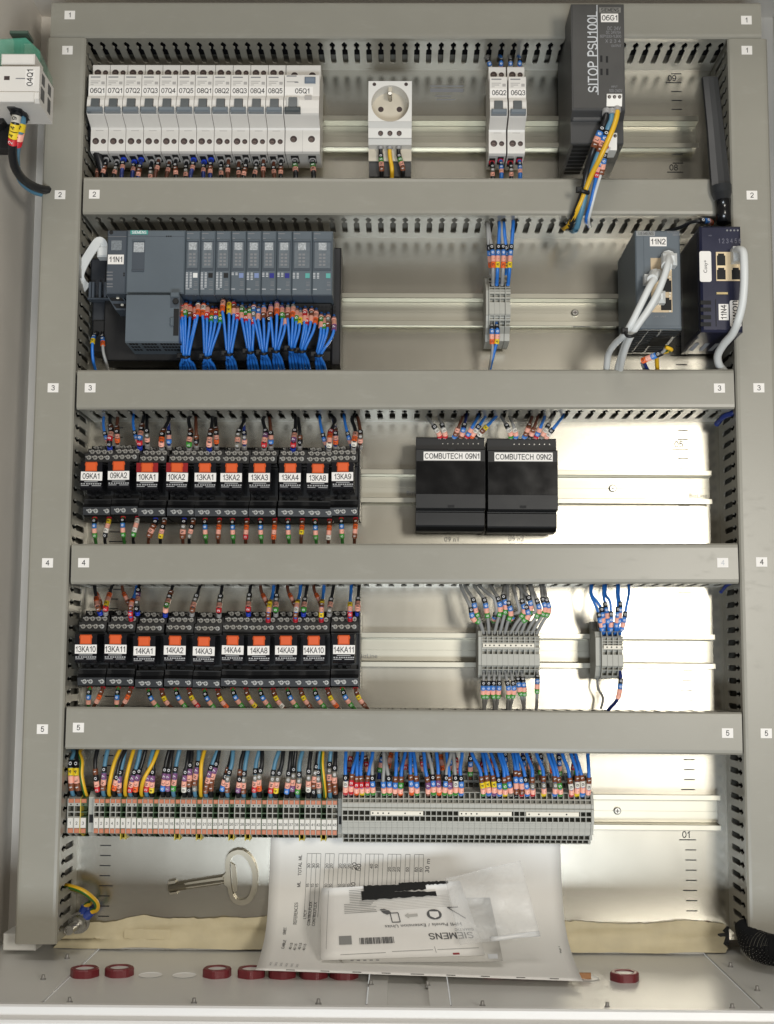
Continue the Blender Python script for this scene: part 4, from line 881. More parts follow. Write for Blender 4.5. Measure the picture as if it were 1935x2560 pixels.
# ================================================================== terminal blocks
ONES = ['', 'one', 'two', 'three', 'four', 'five', 'six', 'seven', 'eight', 'nine', 'ten', 'eleven', 'twelve', 'thirteen', 'fourteen', 'fifteen', 'sixteen', 'seventeen', 'eighteen', 'nineteen']
def word(n): return ONES[n] if n < 20 else ['', '', 'twenty', 'thirty', 'forty'][n // 10] + ('-' + ONES[n % 10] if n % 10 else '')
def outline(front, notches, back=12):
    "front [(z,d)] from top to bottom, notches [(z0,z1,depth)] -> closed profile [(d,z)]"
    def fd(z):
        for (za_, da_), (zb_, db_) in zip(front, front[1:]):
            if zb_ <= z <= za_: return da_ + (db_ - da_) * (za_ - z) / max(za_ - zb_, 1e-6)
        return front[-1][1]
    ev = [(z, d) for z, d in front]
    pts = []; zs = sorted(set([z for z, d in front]), reverse=True)
    inn = lambda z: any(a < z < b for a, b, _ in notches)
    out = []
    items = [(z, 0, d) for z, d in front if not inn(z)]
    for a, b, dep in notches: items.append((b, 1, dep)); items.append((a, 2, dep))
    items.sort(key=lambda t: (-t[0], t[1]))
    for z, k, q in items:
        if k == 0: out.append((q, z))
        elif k == 1: out += [(fd(z), z), (fd(z) - q, z - .2)]
        else: out += [(fd(z) - q, z + .2), (fd(z), z)]
    return out + [(back, front[-1][0]), (back, front[0][0])]
def terminal(name, x, wd, front, notches, body_m, wall_m, label, group, extra=None):
    t = thing(name, label, 'terminal', (x, front[-1][0], 12), group)
    part(t, 'terminal_body', G().prof(outline(front, notches), x + .75, x + wd - .12), body_m)
    w_ = G().prof(outline([(z, d + .15) for z, d in front], []), x, x + .75); part(t, 'side_wall', w_, wall_m)
    if extra: extra(t, x, wd)
    return t
# ---- row 5, numbered feed-through terminals
F5 = [(149, 30), (147.5, 38), (142.6, 50), (141.9, 53), (108.8, 53), (108.2, 50), (104, 38), (102.8, 30)]
N5 = [(143.2, 147.4, 14), (129.4, 134.8, 13), (124.6, 128.6, 13), (104.2, 108.0, 14)]
def ex5(t, x, wd):
    for a, b in ((137.9, 141.8), (108.9, 113.3)): part(t, 'push_button', G().box(x + .95, x + wd - .25, a, b, 50, 54.2, .5), orgt_m)
    part(t, 'test_hole', G().disc(x + wd / 2 + .2, 136.3, 52, 53.2, .75, 8), dark_m)
    part(t, 'marker_tag', G().box(x + .8, x + wd - .12, 113.9, 123.7, 52, 54.6, .3), mat('tag_white', (218, 214, 205), .5, var=.03, scale=200))
P5 = (284.9 - 46.0) / 45
PE = {3, 6, 9, 12, 16, 20, 23, 26, 29, 32, 35, 39, 43}; PEY = {6, 16, 20, 26, 29, 39, 43}
pa = terminal('terminal_block', 46.0, P5, F5, N5, tgrey_m, tgrey_m, '', 'numbered terminals with orange buttons', ex5)
pg = terminal('terminal_block', 46.0 + 2 * P5, P5, F5, N5, tgrn_m, tgrn_m, '', 'numbered terminals with orange buttons', ex5)
py_ = terminal('terminal_block', 46.0 + 5 * P5, P5, F5, N5, tgrn_m, tgrn_m, '', 'numbered terminals with orange buttons', ex5)
xq = 46 + 5 * P5; g = G(); g.box(xq + .05, xq + .85, 102.6, 109.4, 30, 52.6, .2); g.box(xq + P5 - .75, xq + P5 - .08, 102.6, 109.4, 30, 52.6, .2); g.box(xq + .8, xq + P5 - .6, 102.5, 103.8, 28, 44, .2); part(py_, 'yellow_foot', g, tyel_m)
TZ = {}
for i in range(1, 46):
    X = 46.0 + (i - 1) * P5
    if i == 1: t = pa
    elif i == 3: t = pg
    elif i == 6: t = py_
    elif i in PEY: t = dup(py_, X - 46 - 5 * P5, 0)
    elif i in PE: t = dup(pg, X - 46 - 2 * P5, 0)
    else: t = dup(pa, X - 46, 0)
    kind = 'green and yellow earth' if i in PEY else ('green earth' if i in PE else 'grey')
    t['label'] = '%s terminal with orange buttons and white tag numbered %s' % (kind, word(i))
    TZ[i] = (t, X)
for i, (t, X) in TZ.items(): txt(t, str(i), X + P5 / 2 + .3, 118.6, 54.75, 2.3, ink_m)
PP = 5.35 * 1.17
tp = []
for i in range(3):
    X = 20.4 + i * PP
    t = terminal('terminal_block', X, PP, F5, N5, tgrn_m if i == 2 else tgrey_m, tyel_m if i == 2 else tgrey_m, 'wider terminal in the group of three beside the duct, tag numbered %s' % word(i + 1), 'three supply terminals beside the duct', ex5)
    txt(t, str(i + 1), X + PP / 2 + .3, 118.6, 54.75, 2.6, ink_m)
def endclamp(x0, x1, z0, z1, d, label):
    t = thing('end_clamp', label, 'clamp', (x0, z0, 12), 'end clamps of the terminal rows')
    part(t, 'clamp_body', G().prof([(12, z0), (d - 8, z0), (d, z0 + 5), (d, z1 - 5), (d - 8, z1), (12, z1)], x0, x1), tgrey_m)
    part(t, 'clamp_slot', G().box(x0 + .8, x1 - .8, z0 + 14, z0 + 22, d - 2, d + .1), dark_m)
endclamp(39.6, 45.4, 104, 148, 46, 'grey end clamp between the supply and numbered terminals')
endclamp(285.4, 289.6, 104, 148, 44, 'grey end clamp between the orange and grey terminal rows')
# ---- row 5, grey three-level terminals
F6 = [(167, 28), (160, 34), (153.2, 40), (152.2, 44), (151.2, 56), (144, 60), (140.2, 62), (136.8, 62), (136.4, 60.8), (135.6, 62), (122.4, 62), (121.8, 58.5), (117.2, 58.5), (116.6, 55.5), (111, 55.5), (110, 47), (104.6, 46), (104, 38), (99.6, 36), (99, 28)]
N6 = [(160.8, 165.6, 7), (154.2, 158.6, 7), (145.2, 150.6, 10), (141.2, 144.2, 5), (129.2, 133.4, 13), (123.8, 128.2, 13), (105.2, 109, 10), (100.4, 103.4, 10)]
P6 = (531.6 - 290.0) / 45
p0 = terminal('terminal_block', 290.0, P6, F6, N6, tgrey_m, tgrey_m, 'grey three level terminal in the long row without tags', 'grey three level terminals')
G5 = [p0] + [dup(p0, i * P6, 0) for i in range(1, 45)]
single('end_plate', G().prof(outline([(z, d + .4) for z, d in F6], []), 531.8, 534.4), tgrey_m, 'grey end plate closing the long grey terminal row', 'end plate', (532, 99, 12))
def jumper(X0, X1, Z, d, dots, label, h=2.1):
    t = thing('jumper_strip', label, 'jumper', ((X0 + X1) / 2, Z, d), 'white plug-in jumper strips')
    part(t, 'strip', G().box(X0, X1, Z - h, Z + h, d - 3, d + .9, .3), strip_m)
    for x in dots: part(t, 'pin_hole', G().disc(x, Z, d + .5, d + 1.0, .8, 8), dark_m)
zj = lambda px: S(px, 2040, 62)[0]
jumper(zj(820 + 495 / 4.644), zj(820 + 1105 / 4.644), 131.2, 62, [zj(820 + v / 4.644) for v in (520, 580, 640, 705, 895, 1070)], 'white jumper strip with six dots on the grey terminals')
jumper(zj(1147.3), zj(1279.5), 131.2, 62, [zj(v) for v in (1153.8, 1165, 1178, 1192, 1248.7)], 'white jumper strip with five dots on the grey terminals')
jumper(zj(1315), zj(1447.5), 131.2, 62, [zj(1160 + v / 4.644) for v in (755, 868, 993, 1190)], 'white jumper strip with four dots on the long grey terminal row')
# ---- row 4 grey terminals (11 and 4), row 2 (4)
F4 = [(319, 30), (311, 36), (308.8, 44), (308.2, 56), (303, 59), (302.4, 61), (274.6, 61), (273.8, 60), (270, 58), (264.6, 54), (262.4, 50), (261.6, 40)]
N4 = [(312, 317, 7), (303.4, 307.8, 10), (299.6, 302.2, 4), (296.8, 298.8, 4), (291.9, 296, 5), (285.4, 290, 6), (270.8, 273.6, 5), (265, 270, 8)]
P4 = (483.2 - 425.7) / 11
p4 = terminal('terminal_block', 425.7, P4, F4, N4, tgrey_m, tgrey_m, 'grey terminal in the block of eleven with grey wires', 'block of eleven grey terminals')
for i in range(1, 11): dup(p4, i * P4, 0)
for i in range(4):
    t = dup(p4, 544.0 - 425.7 + i * 5.35, 0, 0, 'grey terminal in the block of four with blue wires below duct 4'); t['group'] = 'block of four grey terminals with blue wires'
single('end_plate', G().prof(outline([(z, d - 1) for z, d in F4], []), 422.8, 425.5), tgrey_m, 'grey end plate of the block of eleven terminals', 'end plate', (423, 262, 12))
single('end_plate', G().prof(outline([(z, d - 6) for z, d in F4], []), 538.8, 543.8), tgrey_m, 'grey end plate of the terminal block with blue wires', 'end plate', (540, 262, 12))
z4b = zoom(1160, 1450, 3.8); f4 = lambda v: z4b(v, 620, 61)[0]
jumper(f4(178), f4(668), 293.9, 61, [f4(v) for v in (204, 245, 285, 335, 392, 444, 492, 550, 596, 636)], 'white jumper strip with ten dots on the block of eleven terminals', 1.9)
jumper(f4(1325), f4(1508), 292.8, 61, [f4(v) for v in (1358, 1400, 1450, 1498)], 'white jumper strip on the block of four terminals below duct 4', 1.9)
F2 = [(674, 34), (671, 40), (663, 46), (662, 52), (657, 58), (653, 61), (651, 61), (628, 61), (627, 60), (622, 58), (616, 54), (611, 46), (604, 44), (603, 30)]
N2 = [(667.6, 672, 6), (664, 666, 4), (656.8, 661.4, 9), (653.2, 655.6, 3), (651.2, 652, 2), (645.2, 648.8, 5), (640, 643.8, 5), (623, 626.6, 4), (616.8, 621.8, 8)]
P2 = (455.5 - 434.1) / 4
p2 = terminal('terminal_block', 434.1, P2, F2, N2, tgrey_m, tgrey_m, 'grey terminal in the block of four below duct 2', 'block of four grey terminals below duct 2')
for i in range(1, 4): dup(p2, i * P2 + (.4 if i == 3 else 0), 0)
single('end_plate', G().prof(outline([(z, d - 3) for z, d in F2], []), 431.2, 433.9), tgrey_m, 'grey end plate of the terminal block with mixed grey and blue wires', 'end plate', (432, 603, 12))
# ================================================================== relays
def make_relay():
    "socket with three stepped rows of screws, plug-in relay with orange button; reference centre X=0, label centre Z=0"
    t = thing('relay', 'r', 'relay', (0, -40, 12), 'black plug-in relays')
    hw = 13.55
    front = [(39.6, 24), (39.2, 30), (34.6, 33), (34.2, 44), (27.2, 47), (26.8, 58), (18.6, 61), (17.4, 62), (16.6, 56), (-20, 56), (-24, 58), (-27.6, 62), (-35.2, 60), (-36.6, 56), (-37.2, 30)]
    part(t, 'relay_socket', G().prof(outline(front, [(-19, 15.5, 10)]), -hw, hw), blk_m)
    g = G(); g.prof([(46, -13.2), (84, -13.2), (87, -11.5), (88, -9.6), (88, 13.2), (86.8, 14.6), (46, 14.6)], -10.7, 10.7); part(t, 'relay_body', g, mat('relay_smoke', (20, 20, 25), .2, var=.06))
    g = G(); g.box(-5.6, 5.6, 4.8, 13.9, 87, 90.4, 1.1); g.box(-6.1, -4, 10.4, 12.6, 87.5, 89.4, .4); g.box(4, 6.1, 10.4, 12.6, 87.5, 89.4, .4); part(t, 'test_button', g, org_m)
    part(t, 'name_label', G().box(-10.5, 10.5, -4.3, 4.3, 88, 88.5), paper_m)
    g = G(); g.box(-6.6, 6.6, -5.9, -5.2, 88, 88.15)
    for a in (-9.8, -7.4, -4.6, -2.4, -.2, 2, 4.2, 6.4, 8.6): g.box(a, a + 1.5, -8.2, -7.0, 88, 88.15)
    g.box(-9.8, -2, -9.6, -9.0, 88, 88.15); g.box(.8, 9.8, -9.7, -9.1, 88, 88.15); part(t, 'type_print', g, mat('print_silver', (168, 168, 168), .5, var=0))
    sm = mat('screw_bright', (196, 196, 192), .35, .25, var=.15, scale=400)
    for r_, (z, d, n_) in enumerate(((36.8, 32, 3), (30.6, 46, 4), (22.6, 60, 4))):
        for k in range(n_):
            X = -9.3 + k * 6.2 if n_ == 4 else -8.2 + k * 6.4
            g = G(); g.disc(X, z, d - 3, d + .9, 2.35, 10, 0, .4); g.box(X - 1.5, X + 1.5, z - .28, z + .28, d + .8, d + 1.0, 0, 1); g.box(X - .28, X + .28, z - 1.5, z + 1.5, d + .8, d + 1.02, 0, 1); g.disc(X - 2.7, z + .8, d - 2, d + .5, .8, 6, 0)
            part(t, 'terminal_screw', g, [sm, blk_m])
    for X in (-6.6, -.6, 10.6):
        z, d = -31.4, 61.2
        g = G(); g.disc(X, z, d - 3, d + .9, 2.35, 10, 0, .4); g.box(X - 1.5, X + 1.5, z - .28, z + .28, d + .8, d + 1.0, 0, 1); g.box(X - .28, X + .28, z - 1.5, z + 1.5, d + .8, d + 1.02, 0, 1); g.disc(X - 2.7, z + .8, d - 2, d + .5, .8, 6, 0)
        part(t, 'terminal_screw', g, [sm, blk_m])
    g = G(); g.box(-7, -2, -17.5, -14, 55, 57, .5); g.box(1, 6, -18, -15, 55, 57, .5); part(t, 'retaining_catch', g, blk2_m)
    return t
r0 = make_relay()
z17 = zoom(0, 960, 1.7237); z18 = zoom(0, 1400, 1.7237)
R3 = list(zip(('09KA1', '09KA2', '10KA1', '10KA2', '13KA1', '13KA2', '13KA3', '13KA4', '13KA8', '13KA9'), (393, 518, 637, 764, 880, 1001, 1124, 1245, 1365, 1480), (397, 394, 401, 401, 402, 403, 403, 403, 405, 399)))
R4 = list(zip(('13KA10', '13KA11', '14KA1', '14KA2', '14KA3', '14KA4', '14KA8', '14KA9', '14KA10', '14KA11'), (368, 493, 625, 746, 872, 997, 1117, 1238, 1357, 1480), (384, 384, 392, 389, 393, 388, 390, 389, 389, 386)))
RP = {}; RT = {}
first = True
for zf, lst, gap in ((z17, R3, 0), (z18, R4, 0)):
    for nme, px, py in lst:
        X, Z = zf(px, py, 88)
        if first: t = r0; t.location = V(X, Z - 40, 12); ORG[t.name] = (X, Z - 40, 12); first = False
        else:
            t = dup(r0, X - org(r0)[0], Z - 40 - org(r0)[1])
        for ch in list(t.children):
            if t is not r0: ORG[ch.name] = org(t)
        t['label'] = 'black relay with orange button labelled ' + nme + (' and dark red band' if nme[:2] == '10' else '')
        RP[nme] = (X, Z); RT[nme] = t; t.rotation_euler = (0, R(random.uniform(-.8, .8)), R(random.uniform(-1, 1)))
for nme, t in RT.items():
    for ch in t.children:
        if ch.name.startswith('name_label'): ch.rotation_euler = (0, R(random.uniform(-.8, .8)), 0)
    X, Z = RP[nme]; fit(t, nme, X, Z, 88.65, 16.6 if len(nme) == 5 else 19.4, 5.0, ink_m)
    if nme[:2] == '10': part(t, 'red_band', G().box(X - 10.6, X + 10.6, Z + 4.9, Z + 14, 87.6, 88.2), redd_m)
for (a, b) in ((RP['13KA9'], 'marked 13KA9'), (RP['14KA11'], 'marked 14KA11')):
    X, Z = a; single('end_plate', G().box(X + 13.8, X + 15.2, Z - 38, Z + 37, 12, 52), blk_m, 'thin black end plate beside the relay ' + b, 'end plate', (X + 14, Z - 38, 12))
# wires above and below the relays
def rel(n, dx, dz): return RP[n][0] + dx, RP[n][1] + dz
CP3 = [('0 2 pL 0 1', 'blue', 8), ('2 6 pL 0 1', 'blue', 10), ('p1 3 0 1', 'grey', 5), ('5 pL 0 1', 'grey', 4), ('p1 pL 0 1', 'blue', -2), ('8 pL 8 0', 'grey', -1), ('2 pL 7 0', 'grey', -2), ('2 7 pL 0', 'blue', 0), ('9 p 3 2', 'grey', 9), ('9 3 p4', 'grey', 8)]
for i, (nme, px, py) in enumerate(R3):
    sl, fr, dx = CP3[i]; X, Z = RP[nme]
    lab = 'above the relay labelled ' + nme
    wire([(X + dx, Z + 33, 44), (X + dx + 1, Z + 41, 52), (X + dx + 2, Z + 52, 50), (X + dx + 2 + 4 * (i % 3 - 1), Z + 66, 40), (X + dx, Z + 74, 26)], 1.9, 'black', sl, 7, lab, 'wires above the upper relay row', rs=2.9, ls=4.6, ferrule=fr)
    c2 = ('brown', 'black', 'dark blue')[i % 3]
    wire([(X + dx + 6, Z + 36, 36), (X + dx + 7, Z + 46, 44), (X + dx + 6, Z + 58, 42), (X + dx + 3, Z + 72, 26)], 1.9, c2, ('3 pL 0 1', 'p1 8 0', '6 p 0', '0 1')[i % 4], 8, 'beside the sleeve bundle above relay ' + nme, 'second wires above the upper relay row', rs=2.7, ls=4.2, ferrule='grey')
    if i in (0, 1, 8, 9):
        wire([(X - 2 + dx, Z + 37, 34), (X - 6 + dx, Z + 50, 42), (X - 9 + dx, Z + 62, 38), (X - 11 + dx, Z + 74, 26)], 1.5, 'blue', 'p. 6 0', 6, lab, 'blue wires above the upper relay row', rs=2.2)
BW3 = [('0 6 p. 5', '4 p. 9 0', None), ('0 6 p. 5', '9 p 9 5', None), ('0 1 pN 1', '1 0 pL 4', 'blue'), ('0 8 pN 1', '1 0 pL 8', 'blue'), ('0 6 p. 5', '1 3 p. 1', None), ('0 6 p. 5', '1 3 p. 2', None), ('0 6 p. 5', '1 3 p. 3', None), ('0 6 p. 5', '1 3 4', None), ('0 6 p. 5', '1 3 p 9', None), ('0 6 p. 5', '1 3 p 1', None)]
for i, (nme, px, py) in enumerate(R3):
    X, Z = RP[nme]; a, b, fr = BW3[i]; lab = 'below the relay labelled ' + nme
    dx0 = 2 if fr else -3.4
    kx = -7 if i == 2 else (1.5 if not fr else -1)
    wire([(X + dx0, Z - 36, 52), (X + dx0 + .5, Z - 42, 56), (X + dx0 + kx * .6, Z - 52, 56), (X + dx0 + kx, Z - 63, 50), (X + dx0 + kx, Z - 78, 38)], 1.7, 'green' if fr is None else 'brown', a, 4.5, lab, 'wires below the upper relay row', rs=2.4 if not fr else 3, ls=4.6, ferrule=fr or 'red')
    wire([(X + 11, Z - 36, 52), (X + 11.3, Z - 42, 56), (X + 10.5 - (i < 4) * 2, Z - 54, 56), (X + 10 - (i < 4) * 2.5, Z - 64, 50), (X + 10, Z - 78, 38)], 1.7, 'brown' if i > 3 else 'black', b, 4.5, lab, 'wires below the upper relay row', rs=2.5, ls=4.6, ferrule='red' if fr is None else 'grey')
CP4 = [(('2 4 p. 3', 9, 'grey', 5), ('1 p 3', 4, 'blue', -8)), (('2 1 p. 3', 9, 'red', 1), ('0 8 pL 7 0', 13, 'blue', 0)), (('p 5 pL 0 1', 11, 'blue', 6), None), (('1 pL 8 0', 10.5, 'grey', 7), None), (('2 pL 8 0', 9.5, 'grey', 2), None), (('2 pL 8 0', 11, 'blue', 1), None), (('1 p. 4 4', 5, 'red', 3), ('5 pL 8 0', 11.5, 'grey', 1)), (('1 9 p. 4', 5, 'red', 3), ('5 pL 0', 12, 'blue', 3)), (('4 p. 1 4', 4, 'red', 1), ('8 pL 0', 11, 'grey', 4)), (('2 p. 4', 5, 'red', 0), ('p1 pL 0', 12, 'blue', 1))]
for i, (nme, px, py) in enumerate(R4):
    X, Z = RP[nme]; lab = 'above the relay labelled ' + nme
    for j, it in enumerate(CP4[i]):
        if not it: continue
        sl, dx, fr, k = it; hi = fr in ('blue', 'grey')
        z0, d0 = (35, 44) if hi else (29, 56)
        wire([(X + dx, Z + z0, d0), (X + dx + k * .25, Z + z0 + 8, d0 + 6), (X + dx + k * .6, Z + z0 + 18, d0 + 2), (X + dx + k, Z + z0 + 30, 40), (X + dx + k, Z + 82, 26)], 1.8, 'black' if hi else 'blue', sl, 6, lab, 'wires above the lower relay row', rs=2.8 if hi else 2.5, ls=4.7, ferrule=fr)
    if i in (0, 1, 6, 7, 8):
        wire([(X + 4, Z + 41, 36), (X + 1, Z + 50, 40), (X - 5, Z + 62, 36), (X - 6, Z + 80, 24)], 1.7, 'brown', '1 p 3', 6, lab, 'brown wires above the lower relay row', rs=2.3)
BW4 = [('0 6 p.', '1 3 p.'), ('0 6 p', '1 3 p.'), ('0 6 p. 5', '1 4 p.'), ('0 6 p. 5', '1 4 p. 2'), ('0 6 p. 5', '1 4 p. 3'), ('0 6 p. 5', '1 4 p 4'), ('0 6 p. 5', '1 4 p. 9'), ('0 6 p. 5', '1 4 p. 1'), ('0 6 p. 5', '1 4 p. 3'), ('0 6 p. 5', '1 4 p 1')]
for i, (nme, px, py) in enumerate(R4):
    X, Z = RP[nme]; a, b = BW4[i]; lab = 'below the relay labelled ' + nme
    s = -1 if i < 2 else 1
    for dx, sl, q in ((-2.4, a, 1), (10.6, b, 1)):
        ex = s * (14 if i >= 2 else (2 if dx < 0 else 12))
        wire([(X + dx, Z - 36, 52), (X + dx + ex * .08, Z - 41, 55), (X + dx + ex * .4, Z - 50, 55), (X + dx + ex, Z - 59.5, 48), (X + dx + ex * 1.5, Z - 68, 34)], 1.7, 'brown' if dx > 0 else 'green', sl, 5, lab, 'wires below the lower relay row', rs=2.4, ls=4.6, ferrule='red')
# ================================================================== two flat black modules
zc_ = zoom(1020, 1030, 4.18)
for k, (xa, xb, lab) in enumerate(((85, 812, 'COMBUTECH 09N1'), (838, 1572, 'COMBUTECH 09N2'))):
    x0 = zc_(xa, 700, 60)[0]; x1 = zc_(xb, 700, 60)[0]; dzk = -.9 * k
    t = thing('control_module', 'flat black module with white strip reading ' + lab, 'control module', (x0, 412, 12), 'flat black control modules')
    g = G(); g.prof([(12, 409 + dzk), (40, 409 + dzk), (47, 412.6 + dzk), (48, 414 + dzk), (48, 426.6 + dzk), (46, 427.6 + dzk), (46, 428.6 + dzk), (59, 429 + dzk), (60, 430 + dzk), (60, 488.6 + dzk), (59, 489.6 + dzk), (48.5, 490 + dzk), (48, 502.4 + dzk), (47, 503.4 + dzk), (12, 503.4 + dzk)], x0, x1 - .6); part(t, 'housing', g, blk_m)
    zt_, zb_ = zc_(400, 515 + 5 * k, 60)[1], zc_(400, 858 + 5 * k, 60)[1]
    part(t, 'window', G().box(x0 + .2, x1 - .9, zb_, zt_, 59, 60.4, .2), mat('smoked_window', (15, 15, 16), .16, var=.15, scale=40))
    c0, c1 = (zc_(163, 460, 60)[0], zc_(756, 460, 60)[0]) if k == 0 else (zc_(903, 465, 60)[0], zc_(1512, 465, 60)[0])
    zl_ = zc_(400, 461 + 5 * k, 60)[1]
    st = part(t, 'name_strip', G().box(c0, c1, zl_ - 4.4, zl_ + 4.4, 60, 60.5), paper_m); fit(st, lab, (c0 + c1) / 2, zl_, 60.65, c1 - c0 - 2.2, 4.9, ink_m)
    for i in range(8):
        X, Z = zc_(360 + i * 53 + 745 * k, 330 + 6 * k, 48); g = G(); g.disc(X, Z, 47, 48.15, 1.25, 9); g.disc(X + .3, Z - .2, 47.5, 48.3, .6, 6, 1); part(t, 'terminal_screw', g, [dark_m, steel_m])
    for y in (400, 985):
        X, Z = zc_((455 if y < 500 else 450) + 752 * k, y + 6 * k, 60); part(t, 'latch_slot', G().box(X - 3.3, X + 3.3, Z - 1.3, Z + 1.3, 59.5, 60.2), dark_m)
    g = G(); g.box(x0 + 1, x1 - 2, 408.4 + dzk, 409.2 + dzk, 20, 34); part(t, 'foot_groove', g, psu_m)
    BL = [(190, 'grey', '2 p. 9 0', -110), (245, 'grey', '2 p. 9 0', -55), (340, 'brown', '6 1 p1', 65), (410, 'dark blue', '1 p. 6 0', 40), (470, 'blue', '2 6 p', 90), (520, 'blue', '3 p 9 0', 110), (580, 'blue', '0 9 1 4', 150)] if k == 0 else \
         [(190, 'grey', '5 p. 9 0', -80), (240, 'grey', '6 p 9', -50), (330, 'brown', '6 1 p 1', 60), (390, 'brown', '0 p 1', 60), (450, 'blue', '2 6 p', 70), (510, 'grey', '8 p. 9 0', 90), (560, 'blue', 'p. 9 0', 130)]
    for i, (xx, c, sl, lean) in enumerate(BL):
        base = 150 + 745 * k
        a = zc_(base + xx - 20, 285, 44); b = zc_(base + xx + lean * .1, 235, 52); c2 = zc_(base + xx + lean * .75, 130, 54); e = zc_(base + xx + lean * 1.25, 45, 40)
        wire([(*a, 40), (*b, 50), (*c2, 54), (*e, 34), (e[0] + lean * .02, e[1] + 6, 24)], 1.6, c, sl, 6, 'above the module ' + lab, 'wires above the module ' + lab, rs=2.6, ls=4.4)
# ================================================================== terminal wires
zt2 = zoom(1190, 540, 5.671)
for i, (sx, mx_, my, tx, ty, c, sl, dd) in enumerate(((215, 195, 540, 160, 110, 'grey', '3 p. 6 0', 50), (240, 240, 540, 175, 120, 'grey', '3 p. 6 0', 62), (295, 310, 540, 335, 90, 'blue', '4 p. 6 0', 62), (370, 390, 520, 360, 90, 'grey', '3 p. 6 0', 62), (430, 435, 540, 395, 100, 'blue', '4 p. 6 0', 50), (455, 485, 550, 530, 70, 'blue', '4 p. 6 0', 62))):
    y0 = 820 if dd == 50 else 970
    a = zt2(sx, y0, dd - 6); b = zt2(sx * .4 + mx_ * .6, y0 - 180, dd + 6); m_ = zt2(mx_, my + 20, dd + 8); e = zt2(mx_ * .4 + tx * .6, 330, 66); f = zt2(tx, ty, 60)
    wire([(*a, dd - 8), (*b, dd + 6), (*m_, dd + 8), (*e, 66), (*f, 58), (f[0], f[1] + 6, 36)], 1.9, c, sl, (y0 - 690) / 5.671 / 2.5 + 1, 'above the block of four terminals under duct 2', 'wires above the terminals under duct 2', rs=2.5, ls=6.2)
for i, (sx, ex, c, sl) in enumerate(((215, 215, 'grey', '0 6 p. 3'), (290, 245, 'blue', '0 6 p. 4'))):
    a = zt2(sx, 1500, 54); b = zt2(sx + 10, 1600, 58); m_ = zt2(sx + 10, 1760, 56); e = zt2(ex + 20, 1900, 52); f = zt2(195, 2180, 44)
    wire([(*a, 50), (*b, 58), (*m_, 56), (*e, 52), (*f, 42), (f[0] - 1, f[1] - 8, 34)], 1.7, c, sl, 7, 'below the block of four terminals under duct 2', 'wires below the terminals under duct 2', rs=2.5, ls=5)
# block of eleven
tops = [(-30, 60, 255), (10, 85, 180), (100, 190, 180), (150, 285, 175), (255, 320, 170), (385, 372, 150), (410, 420, 205), (470, 500, 185), (540, 548, 190), (575, 585, 235), (520, 610, 160), (625, 655, 185), (640, 690, 190), (735, 745, 175), (760, 782, 180)]
for i, (tx, mx_, my) in enumerate(tops):
    idx = min(10, int(i * 11 / 15)); low = i % 4 == 3
    X = 425.7 + (idx + .55) * P4; z0, d0 = (314.5, 32) if low else (305.6, 52)
    m1 = z4b(mx_ + 25, my + 110, 66); m2 = z4b(mx_, my, 68); e = z4b((tx + mx_) / 2, (my + 60) / 2, 60); f = z4b(tx, 52, 52)
    L_ = 7 if low else 8
    wire([(X, z0, d0), (X + (m1[0] - X) * .4, z0 + 10, 60), (*m1, 66), (*m2, 68), (*e, 60), (*f, 50), (f[0], f[1] + 6, 36)], 1.75, 'grey', '5 p. 6 0', max(8, (Vector((m1[0] - X, m1[1] - z0, 0)).length) - 3), 'above the block of eleven terminals', 'grey wires above the block of eleven terminals', rs=2.6, ls=5.0)
for i, (sx, mx_, ex) in enumerate(((190, 182, 190), (240, 230, 195), (292, 275, 290), (340, 330, 310), (395, 425, 415), (448, 475, 440), (500, 530, 570), (550, 572, 572), (700, 694, 690))):
    a = z4b(sx, 870, 54); b = z4b((sx + mx_) / 2, 960, 58); m_ = z4b(mx_, 1050, 56); e = z4b((mx_ + ex) / 2, 1130, 50); f = z4b(ex, 1210, 44)
    wire([(*a, 50), (*b, 58), (*m_, 56), (*e, 50), (*f, 42), (f[0], f[1] - 6, 34)], 1.7, 'grey', '0 6 p. 5', (12 if i < 6 else 9) - (3 if i == 8 else 0), 'below the block of eleven terminals', 'grey wires below the block of eleven terminals', rs=2.5, ls=4.6)
for i, (sx, mx_, my, tx) in enumerate(((1330, 1265, 275, 1205), (1345, 1300, 260, 1215), (1385, 1350, 275, 1325), (1400, 1390, 215, 1345), (1440, 1462, 250, 1455), (1460, 1485, 250, 1470), (1490, 1545, 235, 1565))):
    X = z4b(sx, 500, 56)[0]; m1 = z4b((sx + mx_) / 2, 400, 62); m2 = z4b(mx_, my, 64); e = z4b(tx, 140, 56); f = z4b(tx, 45, 46)
    wire([(X, 305.6, 50), (*m1, 62), (*m2, 64), (*e, 56), (*f, 46), (f[0], f[1] + 6, 34)], 1.45, 'blue', '6 p. 6 0', 7 + (i % 3) * 4.5, 'above the block of four terminals below duct 4', 'blue wires above the block of four', rs=2.5, ls=5.2)
wire([(*z4b(1490, 870, 54), 50), (*z4b(1488, 960, 58), 58), (*z4b(1472, 1090, 56), 56), (*z4b(1440, 1160, 50), 50), (*z4b(1380, 1225, 44), 44), (*z4b(1360, 1260, 36), 36)], 1.8, 'dark blue', '0 6 p p', 10, '', None, rs=2.6, ls=5, label='dark blue wire with pink sleeves below the block of four')
wire([(*z4b(1265, 940, 20), 20), (*z4b(1275, 1030, 24), 24), (*z4b(1320, 1120, 26), 26), (*z4b(1300, 1225, 26), 26)], 1.3, 'grey', '', 0, '', None, label='thin loose grey wire beside the block of four terminals')
